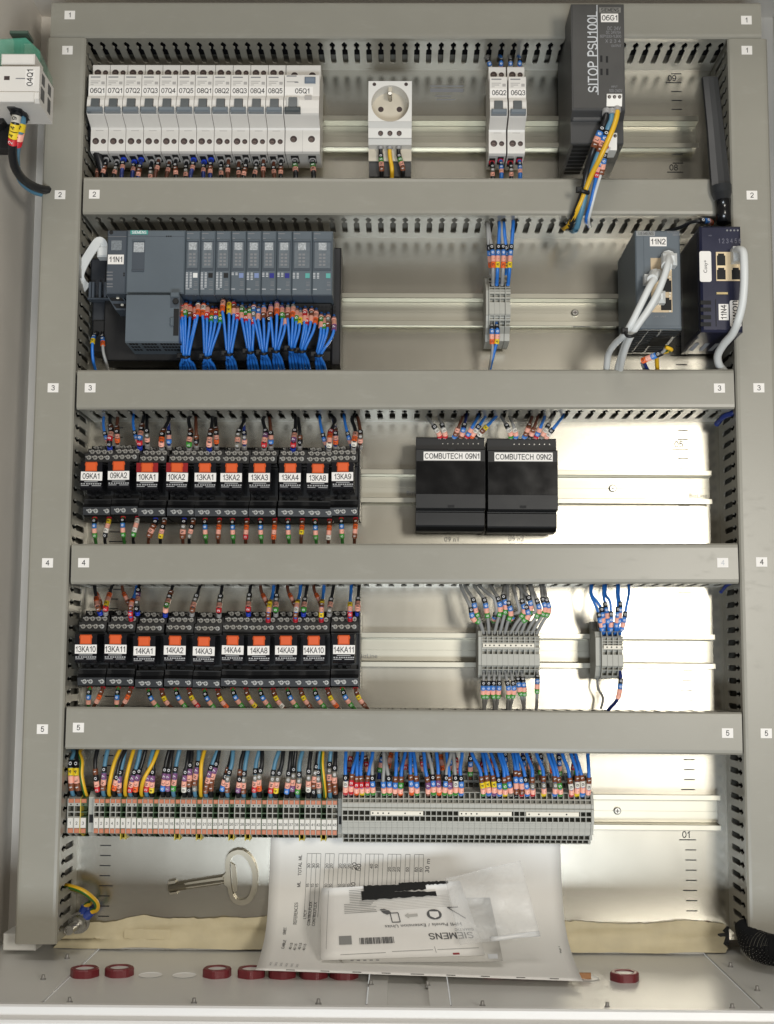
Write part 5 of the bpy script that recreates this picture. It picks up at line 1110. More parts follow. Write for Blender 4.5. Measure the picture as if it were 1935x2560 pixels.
# row 5 left
L5 = {1: ('black', '2 pL 0 1'), 2: ('light blue', '1 pN 7 0'), 3: ('yellow', ''), 4: ('black', '3 pL 0'), 5: ('light blue', '1 pN 7 0'), 6: ('yellow', ''), 7: ('light blue', '2 pN 7 0'), 8: ('black', '3 pL 7 0'), 9: ('yellow', ''), 10: ('light blue', '2 pN 7 0'), 11: ('black', '4 pL 7 0'), 13: ('black', '6 pL 7 0'), 14: ('black', '7 pL 7 0'), 15: ('light blue', '5 pN 7 0'), 17: ('black', '98 pL 7 0'), 18: ('black', '0 1 pL 7 0'), 19: ('light blue', '8 1 pN 7 0'), 20: ('yellow', ''), 21: ('light blue', '1 1 pN 7 0'), 22: ('black', '1 1 pL 7 0'), 24: ('black', '6 pL 0 1'), 25: ('light blue', '1 pN 8 0'), 27: ('black', '7 pL 0 1'), 28: ('light blue', '1 pN 8 0'), 30: ('light blue', '2 pN 8 0'), 31: ('black', '3 pL 8 0'), 33: ('light blue', '2 pN 8 0'), 34: ('black', '4 pL 8 0'), 36: ('black', '6 pL 8 0'), 37: ('black', '7 pL 8 0'), 38: ('light blue', '5 pN 8 0'), 40: ('black', '98 pL 8 0'), 41: ('black', '0 1 pL 8 0'), 42: ('light blue', '8 pN 8 0'), 43: ('yellow', ''), 44: ('light blue', '1 1 pN 8 0'), 45: ('black', '1 1 pL 8 0')}
SH = {1: -.5, 2: 5, 3: 13, 4: 13, 5: 6, 6: 10, 7: 11, 8: 11, 9: 19, 10: 8, 11: 7, 13: 8, 14: 5, 15: 7, 17: 5, 18: 3, 19: 4, 20: 5, 21: 14, 22: 9, 24: 12, 25: 6, 27: 7, 28: 5, 30: 6, 31: 2, 33: 10, 34: 8, 36: 5, 37: 4, 38: 6, 40: 3, 41: 5, 42: 1, 43: -2, 44: 1, 45: 0}
for i, (c, sl) in L5.items():
    X = 46.0 + (i - .42) * P5; s = SH[i]; ye = c == 'yellow'
    m1 = 58 + (4 if ye else random.uniform(-1, 1.5))
    wire([(X, 142.5, 42), (X + .2 + (0 if not ye else .4), 149, 52), (X + s * .28 + random.uniform(-.7, .7), 162, m1), (X + s * .62 + random.uniform(-1.6, 1.6), 178, m1 + random.uniform(-3, 2)), (X + s * .9, 193, 52), (X + s, 204, 40)], 2.15 if not ye else 1.95, c, sl, 11.5 + random.uniform(0, 3.4), 'at terminal numbered ' + word(i), 'wires above the numbered terminals', rs=2.6, ls=6.0, stripe=(i == 43))
for i, (c, sl, lab) in enumerate((('light blue', '1 p 4 0', 'light blue wire with yellow sleeve in the group of three'), ('black', '1 pL 4 0', 'black wire with yellow sleeve in the group of three'), ('yellow', '', 'green striped yellow wire in the group of three'))):
    X = 20.4 + (i + .55) * PP
    wire([(X, 142.5, 42), (X, 150, 52), (X - .5 - i, 165, 56), (X - (1, 2, 3)[i], 178, 54), (X - (1, 4, 8)[i], 186, 44), (X - 8, 190, 30)], 2.2, c, sl, 13, '', 'supply wires beside the duct', rs=2.9, ls=7.4, label=lab, stripe=(i == 2))
# row 5 right
R5 = {0: ('blue', '2 p. 9 0'), 1: ('blue', '2 p. 2 1'), 2: ('blue', '3 p. 2 1'), 3: ('blue', '4 p. 2 1'), 4: ('blue', '5 p. 2 1'), 5: ('grey', '5 p. 6 0'), 7: ('grey', '5 p. 6'), 8: ('grey', '5 p. 6 0'), 9: ('blue', '1 p. 6 1'), 10: ('blue', '3 p. 5 1'), 12: ('blue', '3 p. 6 1'), 13: ('blue', '5 p. 6 1'), 15: ('blue', '1 p. 7 1'), 16: ('grey', '5 p. 6 0'), 17: ('blue', '3 p. 7 1'), 18: ('grey', '5 p. 6 0'), 19: ('blue', '5 p. 7 1'), 20: ('grey', '5 p 9 0'), 21: ('blue', '6 p. 6 0'), 25: ('blue', '5 p. 4 1'), 26: ('blue', '6 p. 4 1'), 27: ('blue', '7 p. 4 1'), 28: ('blue', '6 p. 6 0'), 29: ('blue', '4 p. 5 1'), 30: ('blue', '8 p. 6 1'), 31: ('blue', '0 1 p 6 1'), 32: ('blue', '2 1 p. 6 1'), 33: ('blue', '6 p. 6 0'), 34: ('blue', '2 p. 8 1'), 36: ('blue', '4 p. 8 1'), 38: ('blue', '6 p. 8 1'), 39: ('blue', '5 p. 5 1'), 41: ('blue', '2 p. 9 1'), 42: ('blue', '4 p. 9 1'), 43: ('blue', '6 p. 9 1'), 44: ('blue', '8 p. 9 1')}
S5 = {0: 0, 1: 5, 2: 1, 3: -1, 4: 4, 5: -1, 7: -3, 8: -6, 9: 3, 10: 6, 12: -2, 13: -6, 15: -6, 16: -7, 17: -3, 18: 6, 19: -2, 20: -3, 21: 0, 25: -11, 26: -8, 27: -9, 28: -10, 29: -6, 30: -11, 31: -3, 32: -9, 33: -13, 34: -5, 36: -6, 38: -6, 39: -9, 41: -9, 42: -4, 43: -6, 44: 2}
for i, t in enumerate(G5):
    if i in R5: t['label'] = 'grey three level terminal holding the %s wire with %s sleeves' % (R5[i][0], '-'.join(CN[q[0]] for q in R5[i][1].split()))
    else: t['label'] = 'grey three level terminal with an empty front opening in the long row'
for i, (c, sl) in R5.items():
    X = 290.0 + (i + .55) * P6; s = S5[i]
    lean = s * .35
    wire([(X, 147.5, 48), (X + .1, 152, 60), (X + lean * .4 + random.uniform(-.6, .6), 162, 64), (X + lean + random.uniform(-1, 1), 174, 63), (X + s * .8 + random.uniform(-2, 2), 188, 54 + random.uniform(-5, 3)), (X + s, 202, 40)], 1.8, c, sl, 5.5 + random.uniform(0, 2.5), 'above the long grey terminal row', 'wires above the long grey terminal row', rs=2.6, ls=5.8)
for i in range(26):
    X = 296 + i * 9.1 + random.uniform(-2, 2); c = ('grey', 'brown', 'grey', 'dark blue')[i % 4]
    sl = ('2 p. 2', '5 p. 6 0', 'p. 2 1', '5 p. 6 0', '3 p 3', '5 p 6 0')[i % 6]; s = random.uniform(-7, 7)
    wire([(X, 158 if i % 2 else 164, 28), (X + s * .1, 168, 36), (X + s * .5, 180, 40), (X + s, 194, 36), (X + s, 204, 30)], 1.7, c, sl, 9 + random.uniform(0, 6), 'deep behind the front wires of the long grey row', 'rear wires of the long grey terminal row', rs=2.5, ls=5)
# ================================================================== disconnect switch 04Q1 on the cabinet side
zs = zoom(0, 60, 4.808); DS = 186
xr_, zt_ = zs(480, 500, DS); zb_ = zs(480, 815, DS)[1]; zl2 = zs(300, 935, DS)[1]; xl_ = XL + 6
t = thing('disconnect_switch', 'white load disconnect switch labelled 04Q1 with green see-through cover', 'switch', (xl_, zl2, 140))
g = G(); g.prof([(136, zl2 - 1), (DS - 4, zl2), (DS, zl2 + 3), (DS, zb_ - .6), (DS - 1.5, zb_), (DS - 1.5, zb_ + .3), (DS, zb_ + .6), (DS, zt_ - 1), (DS - 1.5, zt_), (136, zt_)], xl_, xr_); part(t, 'housing', g, white_m)
g = G()
for zx, zy, dz_ in ((0, 540, 0), (0, 680, 0), (0, 790, 1), (0, 930, 1)): pass
for d0, d1, za_, zb2_ in ((168, 178, zt_ - 4, zt_ - 14), (146, 156, zt_ - 4, zt_ - 14), (168, 180, zb_ + 8, zb_ - 4), (146, 156, zb_ + 8, zb_ - 6)): g.box(xr_ - .2, xr_ + .25, zb2_, za_, d0, d1)
part(t, 'side_opening', g, psu_m)
X0, Z1 = zs(20, 365, DS - 8); X1, Z0 = zs(420, 492, DS - 8); g = G(); g.box(X0, X1, Z0, Z1, 150, DS - 6, 1.2); part(t, 'terminal_hood', g, white_m)
X0, Z1 = zs(0, 820, DS); X1, Z0 = zs(412, 945, DS); part(t, 'lower_flap', G().box(xl_, X1, Z0, Z1, DS - 2, DS + 2, .8), white_m)
X, Z = zs(83, 650, DS); part(t, 'drive_hole', G().box(X - 2.6, X + 2.6, Z - 1.9, Z + 1.9, DS - 1, DS + .2), hole_m)
X, Z = zs(240, 655, DS); part(t, 'small_print', G().box(X - 4, X + 6, Z - .5, Z + .5, DS - 1, DS + .15), inkg_m)
X, Z = zs(360, 648, DS); st = part(t, 'name_sticker', G().box(X - 4.3, X + 4.3, Z - 7.6, Z + 7.6, DS, DS + .4), paper_m); txt(st, '04Q1', X, Z, DS + .55, 5.2, ink_m, 90)
g = G(); X0, Z1 = zs(100, 1000, 172); X1, Z0 = zs(235, 1160, 160); g.box(X0, X1, zl2 - 1.6, zl2 + .4, 152, 176, 0); g.box(zs(240, 1100, 160)[0], zs(310, 1100, 160)[0], zl2 - 1.7, zl2 + .4, 146, 166); part(t, 'wire_entry', g, psu_m)
g = G(); pts = [zs(0, 150, 150), zs(290, 130, 150), zs(460, 290, 150), zs(460, 470, 150), zs(0, 470, 150)]
g.poly([(xl_, pts[0][1])] + pts[1:4] + [(xl_, pts[3][1])], 142, 144)
g.add([(pts[3][0], pts[3][1] - 2, 96), (pts[3][0], pts[3][1] - 2, 144), (pts[2][0], pts[2][1], 144), (pts[2][0], pts[2][1] - 6, 96)], [(0, 1, 2, 3)])
grn = mat('green_cover', (96, 178, 152), .15, var=.04, alpha=.4)
part(t, 'clear_cover', g, grn)
g = G(); X, Z = zs(230, 105, 140); g.box(X - 9, X + 9, Z - 1.5, Z + 1.5, 120, 142, .6); X, Z = zs(215, 260, 140); g.box(X - 4, X + 3, Z - 10, Z + 6, 128, 141, 1); part(t, 'cover_hinge', g, mat('cover_dark', (64, 84, 72), .4))
g = G(); g.box(XL + .5, xl_ + 18, zl2 - 26, zl2 + 60, 120, 136, 1); part(t, 'mounting_foot', g, blk_m)
g = G(); a = zs(0, 1120, 150); g.disc(xl_ + 2, a[1], 120, 150, 9, 18, 0, 1); part(t, 'rotary_shaft', g, blk_m)
def zS(*a): return [(*zs(x, y, d), d) for x, y, d in a]
wire(zS((205, 1040, 166), (195, 1130, 172), (172, 1270, 168), (155, 1400, 160), (150, 1560, 148), (180, 1720, 134), (250, 1840, 118), (360, 1930, 100), (500, 1985, 84), (620, 2000, 70), (700, 2000, 50)), 4.4, 'black', '9 4 4 2', 10, '', None, rs=4.6, ls=7, label='thick black supply wire with yellow sleeve leaving switch 04Q1', ferrule='black', sub=4)
wire(zS((270, 1110, 160), (262, 1190, 166), (235, 1330, 162), (205, 1460, 150), (190, 1600, 134), (200, 1740, 118), (260, 1880, 100), (370, 1980, 86), (500, 2030, 74), (620, 2040, 60), (700, 2040, 46)), 4.0, 'light blue', '4 p4 2', 12, '', None, rs=4.5, ls=8, label='thick light blue supply wire with red sleeve leaving switch 04Q1', ferrule='black', sub=4)
# ================================================================== masking tape along the foot of the plate
nt_ = 170; rows = [(0, 20.5, 2.0), (.2, 17, 3.2), (.35, 12, 3.4), (.5, 8, 2.8), (.65, 4, 2.8), (.8, -1, 4.5), (.9, -5, 6.5), (1, -9.0, 10)]
rnd = random.Random(5); wr = [[rnd.uniform(-1, 1) for _ in range(8)] for _ in range(nt_ + 3)]
vv = []; x0, x1 = 1, 672
for i in range(nt_ + 1):
    u = i / nt_; X = x0 + (x1 - x0) * u
    for k, (f, z, d) in enumerate(rows):
        wv = 1.3 * math.sin(u * 23 + k * .6) + .9 * math.sin(u * 61 + k)
        drop = -13 * max(0, 1 - u / .13) ** 1.0 if k < 5 else 0
        wv += .35 * wr[i][k] + (.8 * wr[i // 6][k] if k in (0, 7) else 0)
        dip = -5 * math.exp(-((u - .855) / .045) ** 2) if k == 0 else 0
        ed = 2.5 * math.sin(k * 2.3) if i in (0, nt_) else 0
        vv.append((X + ed, max(z + (wv if k in (0, 3) else wv * .35) + drop + dip, -9.4 + .3 * (7 - k)), d + .8 * math.sin(u * 37 + k * 1.7) + .9 + .5 * wr[i][k] + .7 * wr[i // 4][(k + 3) % 8]))
nr = len(rows); fs = [(i * nr + k, i * nr + k + 1, i * nr + nr + k + 1, i * nr + nr + k) for i in range(nt_) for k in range(nr - 1)]
g = G(); g.add(vv, fs, 0, True)
tape_m = mat('masking_tape', (214, 202, 168), .6, var=.07, scale=45, bump=.3, bscale=500, alpha=.96)
tp_ = single('masking_tape', g, tape_m, 'long strip of crumpled beige masking tape along the foot of the plate', 'tape', (330, -9, 6))
vv = []
for i in range(15):
    for k in range(5): vv.append((70 + i * 3.3, 9.2 - k * 2.4 + .3 * rnd.uniform(-1, 1) - .05 * i, 6.4 + .5 * rnd.uniform(-1, 1)))
g = G(); g.add(vv, [(i * 5 + k, i * 5 + k + 1, i * 5 + k + 6, i * 5 + k + 5) for i in range(14) for k in range(4)], 0, True); part(tp_, 'overlap_patch', g, tape_m)
X, Z = S(1770, 2322, 4); bt = thing('plate_bolt', 'round bolt head under the masking tape end', 'bolt', (X, Z, 0)); g = G(); g.disc(X, Z, .2, 2.2, 7.4, 24, 0, 1); part(bt, 'bolt_head', g, mat('bolt_brown', (120, 106, 90), .45, .5))
# ================================================================== earth stud with yellow green wires
ze = zoom(0, 2200, 4.18)
X, Z = ze(850, 430, 10)
t = thing('earth_stud', 'steel threaded earth stud with hexagon nut and blue cable lugs', 'bolt', (X, Z, 0))
a = Vector((X, Z, 0)); b = Vector((*ze(715, 530, 56), 56)); dirv = (b - a)
g = G(); N = 46; rr_ = []
k0 = []
for i in range(N):
    k0.append(a + dirv * (i / (N - 1)))
for i in range(N - 1): g.tube([k0[i], k0[i + 1]], 4.0 if i % 2 else 4.5, 14, caps=(i == N - 2))
part(t, 'threaded_rod', g, steel_m)
g = G(); c0 = a + dirv * .36; c1 = a + dirv * .56; g.tube([c0, c1], 8.4, 6); part(t, 'hexagon_nut', g, steel_m)
g = G(); g.tube([a + dirv * .28, a + dirv * .34], 10.5, 22); part(t, 'washer', g, steel_m)
for k, (px, py) in enumerate(((960, 330), (890, 270))):
    g = G(); e = Vector((*ze(px, py, 22 - 6 * k), 22 - 6 * k)); s_ = a + dirv * (.2 + .04 * k); m_ = s_.lerp(e, .55)
    g.tube([s_, m_], 4.2, 8, r1=3.4); part(t, 'cable_lug', g, steel_m)
    g = G(); g.tube([m_, e], 4.6, 10, r1=4.0); part(t, 'lug_sleeve', g, mat('lug_blue', (36, 62, 140), .4))
wire([(*ze(960, 330, 22), 22), (*ze(1010, 300, 24), 24), (*ze(1005, 240, 28), 28), (*ze(940, 170, 34), 34), (*ze(850, 110, 36), 36), (*ze(730, 70, 30), 30), (*ze(650, 60, 20), 20)], 2.9, 'yellow', '', 0, '', None, label='yellow and green earth wire in front, curving from the stud to the duct', stripe=True)
wire([(*ze(890, 270, 16), 16), (*ze(950, 230, 18), 18), (*ze(930, 170, 24), 24), (*ze(850, 120, 28), 28), (*ze(740, 85, 24), 24), (*ze(650, 80, 14), 14)], 2.7, 'yellow', '', 0, '', None, label='yellow and green earth wire behind, curving from the stud to the duct', stripe=True)
# ================================================================== double-bit cabinet key held on the steel plate
zk = zoom(400, 2100, 5.971); KD = .25
t = thing('cabinet_key', 'zinc double bit cabinet key with D-shaped handle on the plate', 'key', (*zk(1000, 560, KD), KD))
outr = [(985, 480), (975, 380), (985, 280), (1020, 210), (1080, 165), (1160, 140), (1240, 148), (1310, 190), (1370, 255), (1420, 340), (1452, 450), (1462, 570), (1450, 690), (1425, 790), (1385, 880), (1325, 940), (1240, 968), (1160, 958), (1100, 925), (1055, 870), (1030, 790), (1012, 690)]
innr = [(1050, 470), (1047, 380), (1052, 310), (1075, 255), (1115, 222), (1170, 210), (1225, 222), (1272, 260), (1315, 320), (1350, 390), (1378, 470), (1388, 570), (1380, 670), (1360, 750), (1330, 825), (1285, 875), (1230, 892), (1180, 893), (1140, 875), (1105, 835), (1085, 770), (1065, 680)]
g = G(); g.loop2([zk(x, y, KD + 3) for x, y in outr], [zk(x, y, KD + 3) for x, y in innr], KD, KD + 6); zinc = mat('cast_zinc', (172, 166, 150), .46, .8, var=.08, scale=60); part(t, 'handle_ring', g, zinc)
g = G(); g.poly([zk(x, y, KD + 3) for x, y in ((920, 550), (975, 500), (990, 470), (1015, 700), (960, 650))], KD + .3, KD + 5.7); part(t, 'handle_neck', g, zinc)
g = G(); g.poly([zk(x, y, KD + 2) for x, y in ((1058, 340), (1120, 380), (1150, 660), (1140, 760), (1105, 800))], KD + .2, KD + 3); part(t, 'handle_web', g, zinc)
a = (*zk(960, 600, KD + 3.4), KD + 4); b = (*zk(390, 680, KD + 3.4), KD + 4); c = (*zk(130, 715, KD + 3.4), KD + 4)
g = G(); g.tube([a, b], 3.7, 12); part(t, 'shank', g, zinc)
g = G(); g.poly([zk(x, y, KD + 7) for x, y in ((360, 650), (420, 632), (930, 552), (960, 590), (950, 640), (420, 722), (365, 715))], KD + 3, KD + 7.4); part(t, 'shank_flat', g, zinc)
g = G(); g.tube([b, c], 4.0, 14); part(t, 'shank_tip', g, zinc)
for q in (((128, 618), (232, 598), (238, 640), (132, 655)), ((145, 782), (255, 765), (262, 795), (152, 812))):
    g = G(); g.poly([zk(x, y, KD + 3) for x, y in q], KD + .8, KD + 6); part(t, 'key_bit', g, zinc)
# ================================================================== gland nuts and holes in the floor
def ringnut(X, d, label, tilt=0, white=True):
    t = thing('gland_nut', label, 'gland nut', (X, ZF - 1.5, d), 'dark red gland nuts')
    n = 28; g = G(); ro, ri, h = 12.9, 8.8, 7.5; z0 = ZF - 1.5
    def ro_(i): return ro * (1 + .035 * math.cos(6 * 2 * math.pi * i / n + tilt))
    vv = []
    for r_, z in ((1, z0), (1, z0 + h - 1.2), (.94, z0 + h)): vv += [(X + ro_(i) * r_ * math.cos(2 * math.pi * i / n), z, d + ro_(i) * r_ * math.sin(2 * math.pi * i / n)) for i in range(n)]
    for z in (z0 + h, z0): vv += [(X + ri * math.cos(2 * math.pi * i / n), z, d + ri * math.sin(2 * math.pi * i / n)) for i in range(n)]
    fs = []
    for L in range(4):
        for i in range(n): fs.append((L * n + i, L * n + (i + 1) % n, L * n + n + (i + 1) % n, L * n + n + i))
    g.add(vv, fs, 0, False); part(t, 'nut_ring', g, mat('nut_red', (112, 38, 44), .42, var=.06, scale=80))
    g = G(); g.add([(X + ri * math.cos(2 * math.pi * i / n), z0 + 6.4, d + ri * math.sin(2 * math.pi * i / n)) for i in range(n)], [tuple(range(n))]); part(t, 'white_plug', g, lip_m)
    return t
def floorhole(X, d, label):
    n = 24; g = G(); g.add([(X + 10 * math.cos(2 * math.pi * i / n), ZF - 1.3, d + 10 * math.sin(2 * math.pi * i / n)) for i in range(n)] + [(X + 11 * math.cos(2 * math.pi * i / n), ZF - .9, d + 11 * math.sin(2 * math.pi * i / n)) for i in range(n)], [tuple(range(n))] + [(i, (i + 1) % n, n + (i + 1) % n, n + i) for i in range(n)])
    single('hole_plug', g, mat('plug_white', (244, 244, 242), .35, var=.01), label, 'plug', (X, ZF - 1.3, d), 'white plugs in the cabinet floor')
RD_ = 118
def fx(px): return S(px, 2440, RD_)[0]
lab = ['dark red gland nut under the corner of the tape', 'dark red gland nut with flats beside the white plugs']
for k, px in enumerate((211.7, 296, 541, 627, 704, 783, 860)):
    ringnut(fx(px), RD_ + (0, -4, -4, -4, -4, -4, -4)[k], ['dark red gland nut nearest the earth stud', 'dark red gland nut between the stud nut and the white plugs', 'dark red gland nut with white plug just clear of the paper', 'dark red gland nut half under the paper corner', 'dark red gland nut under the paper edge', 'dark red gland nut under the paper edge', 'dark red gland nut under the paper edge'][k], k * 1.1)
for k, px in enumerate((374, 459)): floorhole(fx(px), RD_ - 4, 'flat white plug in the floor between the red nuts')
for k, px in enumerate((1233, 1312, 1393)): ringnut(fx(px), RD_ - 14, 'dark red gland nut below the right half of the paper sheet', k)
ringnut(fx(1562), RD_ - 2, 'lone dark red gland nut on the bare floor right of the paper', .4)
floorhole(fx(1470), RD_ - 6, 'flat white plug with brown stain at the paper corner')
X = fx(1470); single('cork_piece', G().box(X - 8, X + 3, ZF - .8, ZF + 4.5, RD_ - 4, RD_ - 1, .6), mat('cork', (168, 120, 78), .6), 'small brown block standing on the floor by the paper corner', 'block', (X, ZF - .8, RD_ - 3))
def stud(X, d, label):
    t = thing('floor_screw', label, 'screw', (X, ZF, d), 'small screws in the cabinet floor')
    g = G(); g.tube([(X, ZF - 1.2, d), (X, ZF + .9, d)], 2.6, 12); part(t, 'screw_flange', g, mat('screw_grey', (150, 148, 144), .5, .5))
    g = G(); g.tube([(X, ZF + 1, d), (X, ZF + 3, d), (X, ZF + 4.4, d)], 1.8, 10, r1=1.4); part(t, 'screw_shank', g, MATS['screw_grey'])
for px, py in ((168, 2394), (108, 2446), (174, 2503), (485, 2505), (796, 2507), (927, 2460), (1069, 2462), (1206, 2512), (1518, 2516), (1831, 2520), (1826, 2415), (1893, 2474)):
    v = RC.transposed() @ Vector(((px - 967.5) / F_PX, -(py - 1280) / F_PX, -1)); tt = (ZF + 1 - CZ) / v[1]
    stud(CX + v[0] * tt, min(CD + v[2] * tt, DF - 4), 'small steel screw standing up from the painted cabinet floor')
# ================================================================== papers
def sheet(u, v):
    "A4 cable list leaning on the plate: u across 0..1, v along the curved length 0..1"
    C_ = [(3.5, 112), (5, 80), (9, 50), (20, 24), (48, 4), (96, -6.5), (112, -7.6)]
    P_ = SHP; k = v * (len(P_) - 1); i = min(int(k), len(P_) - 2); q = P_[i].lerp(P_[i + 1], k - i)
    X = 216 + 292 * u + (3.0 * v * v if u > .5 else -1 * v) + 1.2 * math.sin(5 * v) * (u - .5)
    return Vector((X, q[1] - 3.0 * u * v * v * v + 1.2 * math.sin(u * 7) * v * (1 - v), q[0] + 19 * u * v * v + 3 * math.sin(u * 6 + 1) * v * (1 - v)))
SHP = spline([(3.5, 112, 0), (5, 80, 0), (9, 50, 0), (21, 26, 0), (50, 10, 0), (98, 1.0, 0), (131, -2.2, 0)], 6)
def surf(fn, nu, nv, th):
    g = G(); vv = []
    for k in (0, 1):
        for j in range(nv + 1):
            for i in range(nu + 1):
                p = fn(i / nu, j / nv); vv.append((p[0], p[1] + th * k * .3, p[2] + th * k))
    st = (nu + 1) * (nv + 1); fs = []
    for j in range(nv):
        for i in range(nu):
            a = j * (nu + 1) + i; q = (a, a + 1, a + nu + 2, a + nu + 1); fs += [q, tuple(st + e for e in reversed(q))]
    for i in range(nu):
        for j in (0, nv): a = j * (nu + 1) + i; fs.append((a, a + 1, st + a + 1, st + a))
    for j in range(nv):
        for i in (0, nu): a = j * (nu + 1) + i; fs.append((a, a + nu + 1, st + a + nu + 1, st + a))
    g.add(vv, fs, 0, True); return g
def nrm(fn, u, v):
    a = fn(min(u + .01, 1), v) - fn(max(u - .01, 0), v); b = fn(u, min(v + .01, 1)) - fn(u, max(v - .01, 0))
    n_ = a.cross(b).normalized(); return n_ if n_[2] > 0 else -n_
class Print:
    def __init__(s, fn, W, H, off=.5): s.fn = fn; s.W = W; s.H = H; s.g = G(); s.off = off
    def pt(s, x, y): u, v = min(max(x / s.W, 0), 1), min(max(y / s.H, 0), 1); return s.fn(u, v) + nrm(s.fn, u, v) * s.off
    def line(s, x0, y0, x1, y1, w_=.35, m=0, n=8):
        dx, dy = x1 - x0, y1 - y0; L = math.hypot(dx, dy); px, py = -dy / L * w_ / 2, dx / L * w_ / 2; vv = []
        for i in range(n + 1):
            t_ = i / n; vv += [s.pt(x0 + dx * t_ + px, y0 + dy * t_ + py), s.pt(x0 + dx * t_ - px, y0 + dy * t_ - py)]
        s.g.add(vv, [(2 * i, 2 * i + 1, 2 * i + 3, 2 * i + 2) for i in range(n)], m)
    def poly(s, pts, m=0): s.g.add([s.pt(*p) for p in pts], [tuple(range(len(pts)))], m)
    def rect(s, x0, y0, x1, y1, m=0):
        n = max(1, int(abs(x1 - x0) / 8)); vv = []
        for i in range(n + 1):
            x = x0 + (x1 - x0) * i / n; vv += [s.pt(x, y0), s.pt(x, y1)]
        s.g.add(vv, [(2 * i, 2 * i + 1, 2 * i + 3, 2 * i + 2) for i in range(n)], m)
    def text(s, st, x, y, h, rot=0, m=0, w_=None):
        me, W, H = text_mesh(st); k = h / H; kx = w_ / W if w_ else k; c, sn = math.cos(R(rot)), math.sin(R(rot)); k0 = len(s.g.v)
        for v in me.vertices:
            a, b = v.co.x * kx, v.co.y * k; s.g.v.append(tuple(s.pt(x + a * c - b * sn, y - (a * sn + b * c))))
        for f in me.polygons: s.g.f.append([k0 + i for i in f.vertices]); s.g.m.append(m); s.g.sm.append(False)
sheet_m = mat('paper_white', (238, 236, 231), .6, var=.02, scale=14, alpha=1)
ob = single('cable_list_sheet', surf(sheet, 26, 24, .3), sheet_m, 'large curled white sheet with printed cable list and handwritten figures', 'paper', (360, -9, 100))
pr = Print(sheet, 292, 162, .55)
zpp = zoom(660, 2090, 3.8)
def sx(zx): return (zpp(zx, 200, 5)[0] - 216)
def sy(zy): return 112 - zpp(300, zy, 6)[1]
for grp in ((415, 460, 503, 545), (588, 630, 672), (715, 755, 797, 838, 880, 925), (968, 1008, 1050, 1092, 1135), (1180, 1220, 1262, 1303), (1347, 1390), (1432, 1472, 1515)):
    for zx in grp: pr.line(sx(zx), sy(125), sx(zx - 10), sy(420 if zx > 560 else 700), .3)
    pr.line(sx(grp[0]), sy(125), sx(grp[-1]), sy(125), .3)
pr.text('TOTAL ML', sx(350), sy(220), 3, 90, w_=17.5); pr.text('ML', sx(344), sy(380), 3, 90); pr.text('REFERENCES', sx(328), sy(665), 3, 90, w_=24); pr.text('SINEC', sx(240), sy(860), 2.6, 90, w_=9)
for s_, zx in (('30', 433), ('30', 478), ('30', 518), ('20', 605), ('20', 645), ('20', 730), ('20', 772), ('20', 815), ('40', 1025), ('10', 1070), ('20', 1195), ('20', 1238), ('20', 1280), ('50', 1365), ('50', 1448), ('50', 1490)): pr.text(s_, sx(zx), sy(225 if zx < 1100 else 248), 2.6, 90)
for s_, zx in (('15', 428), ('15', 472), ('15', 515), ('10', 600), ('10', 642), ('10', 727), ('10', 768), ('10', 811)): pr.text(s_, sx(zx), sy(390), 2.6, 90)
for s_, zx, zy, h in (('20', 862, 225, 4), ('50', 905, 235, 4), ('10', 855, 385, 4), ('30 m', 1552, 215, 4.2)): pr.text(s_, sx(zx), sy(zy), h, 84)
for s_, zx, zy, w_ in (('LYCY', 415, 670, 10), ('CONTROLFLEX', 458, 665, 26), ('CONTROLFLEX', 503, 670, 26)): pr.text(s_, sx(zx), sy(zy), 2.6, 88, w_=w_)
pr.text('CABLE', 20, 116, 2.4, 88, w_=11)
for k in range(4): pr.text('4G 1.5', 27 + 4.4 * k, 118 + (k % 2), 2.2, 86, w_=8)
for k in range(6): pr.text('2x0.75', 12 + 5 * k, 146 + k * .6, 2, 84, 1, w_=8)
pr.text('Page 1', 282, 116, 2.2, 90, w_=7)
for k in range(9): pr.rect(28 + k * 29 + 3 * math.sin(k), 159.2, 36 + k * 29 + 3 * math.sin(k), 160.6, 2)
part(ob, 'printed_table', pr.g, [ink_m, inkg_m, psu_m])['kind'] = 'stuff'
def quadfn(TL, TR, BL, BR, bow=0):
    TL, TR, BL, BR = map(Vector, (TL, TR, BL, BR))
    return lambda u, v: TL.lerp(TR, u).lerp(BL.lerp(BR, u), v) + Vector((0, 0, 1)) * (bow * math.sin(math.pi * v) + .6 * math.sin(u * 5 + v * 3))
def sp(px, py, d): return (*S(px, py, d), d)
# thick manual under the leaflet
f2 = quadfn(sp(850, 2250, 50), sp(1225, 2245, 62), sp(856, 2408, 107), sp(1257, 2403, 118), 5)
bk = single('manual_booklet', surf(f2, 8, 8, 2.6), mat('paper_grey', (206, 204, 198), .6, var=.03), 'white stapled manual lying under the upside-down leaflet', 'booklet', sp(1050, 2405, 108))
p2_ = Print(f2, 150, 66, 3.4)
for k in range(5): p2_.rect(8 + k * 6, 64.6, 11 + k * 6, 65.6)
p2_.rect(137, 60, 146, 65, 1); part(bk, 'printed_edge', p2_.g, [inkg_m, inkl_m])['kind'] = 'stuff'
f1 = quadfn(sp(804, 2221, 46), sp(1150, 2203, 60), sp(803, 2401, 110), sp(1214, 2388, 122), 5)
lf = single('leaflet', surf(f1, 10, 8, 1.2), mat('paper_bright', (238, 236, 231), .55, var=.02), 'upside-down white leaflet printed SIEMENS with black scribbled strip', 'leaflet', sp(1000, 2400, 112))
WL, HL = 150., 72.; p1 = Print(f1, WL, HL, 1.9)
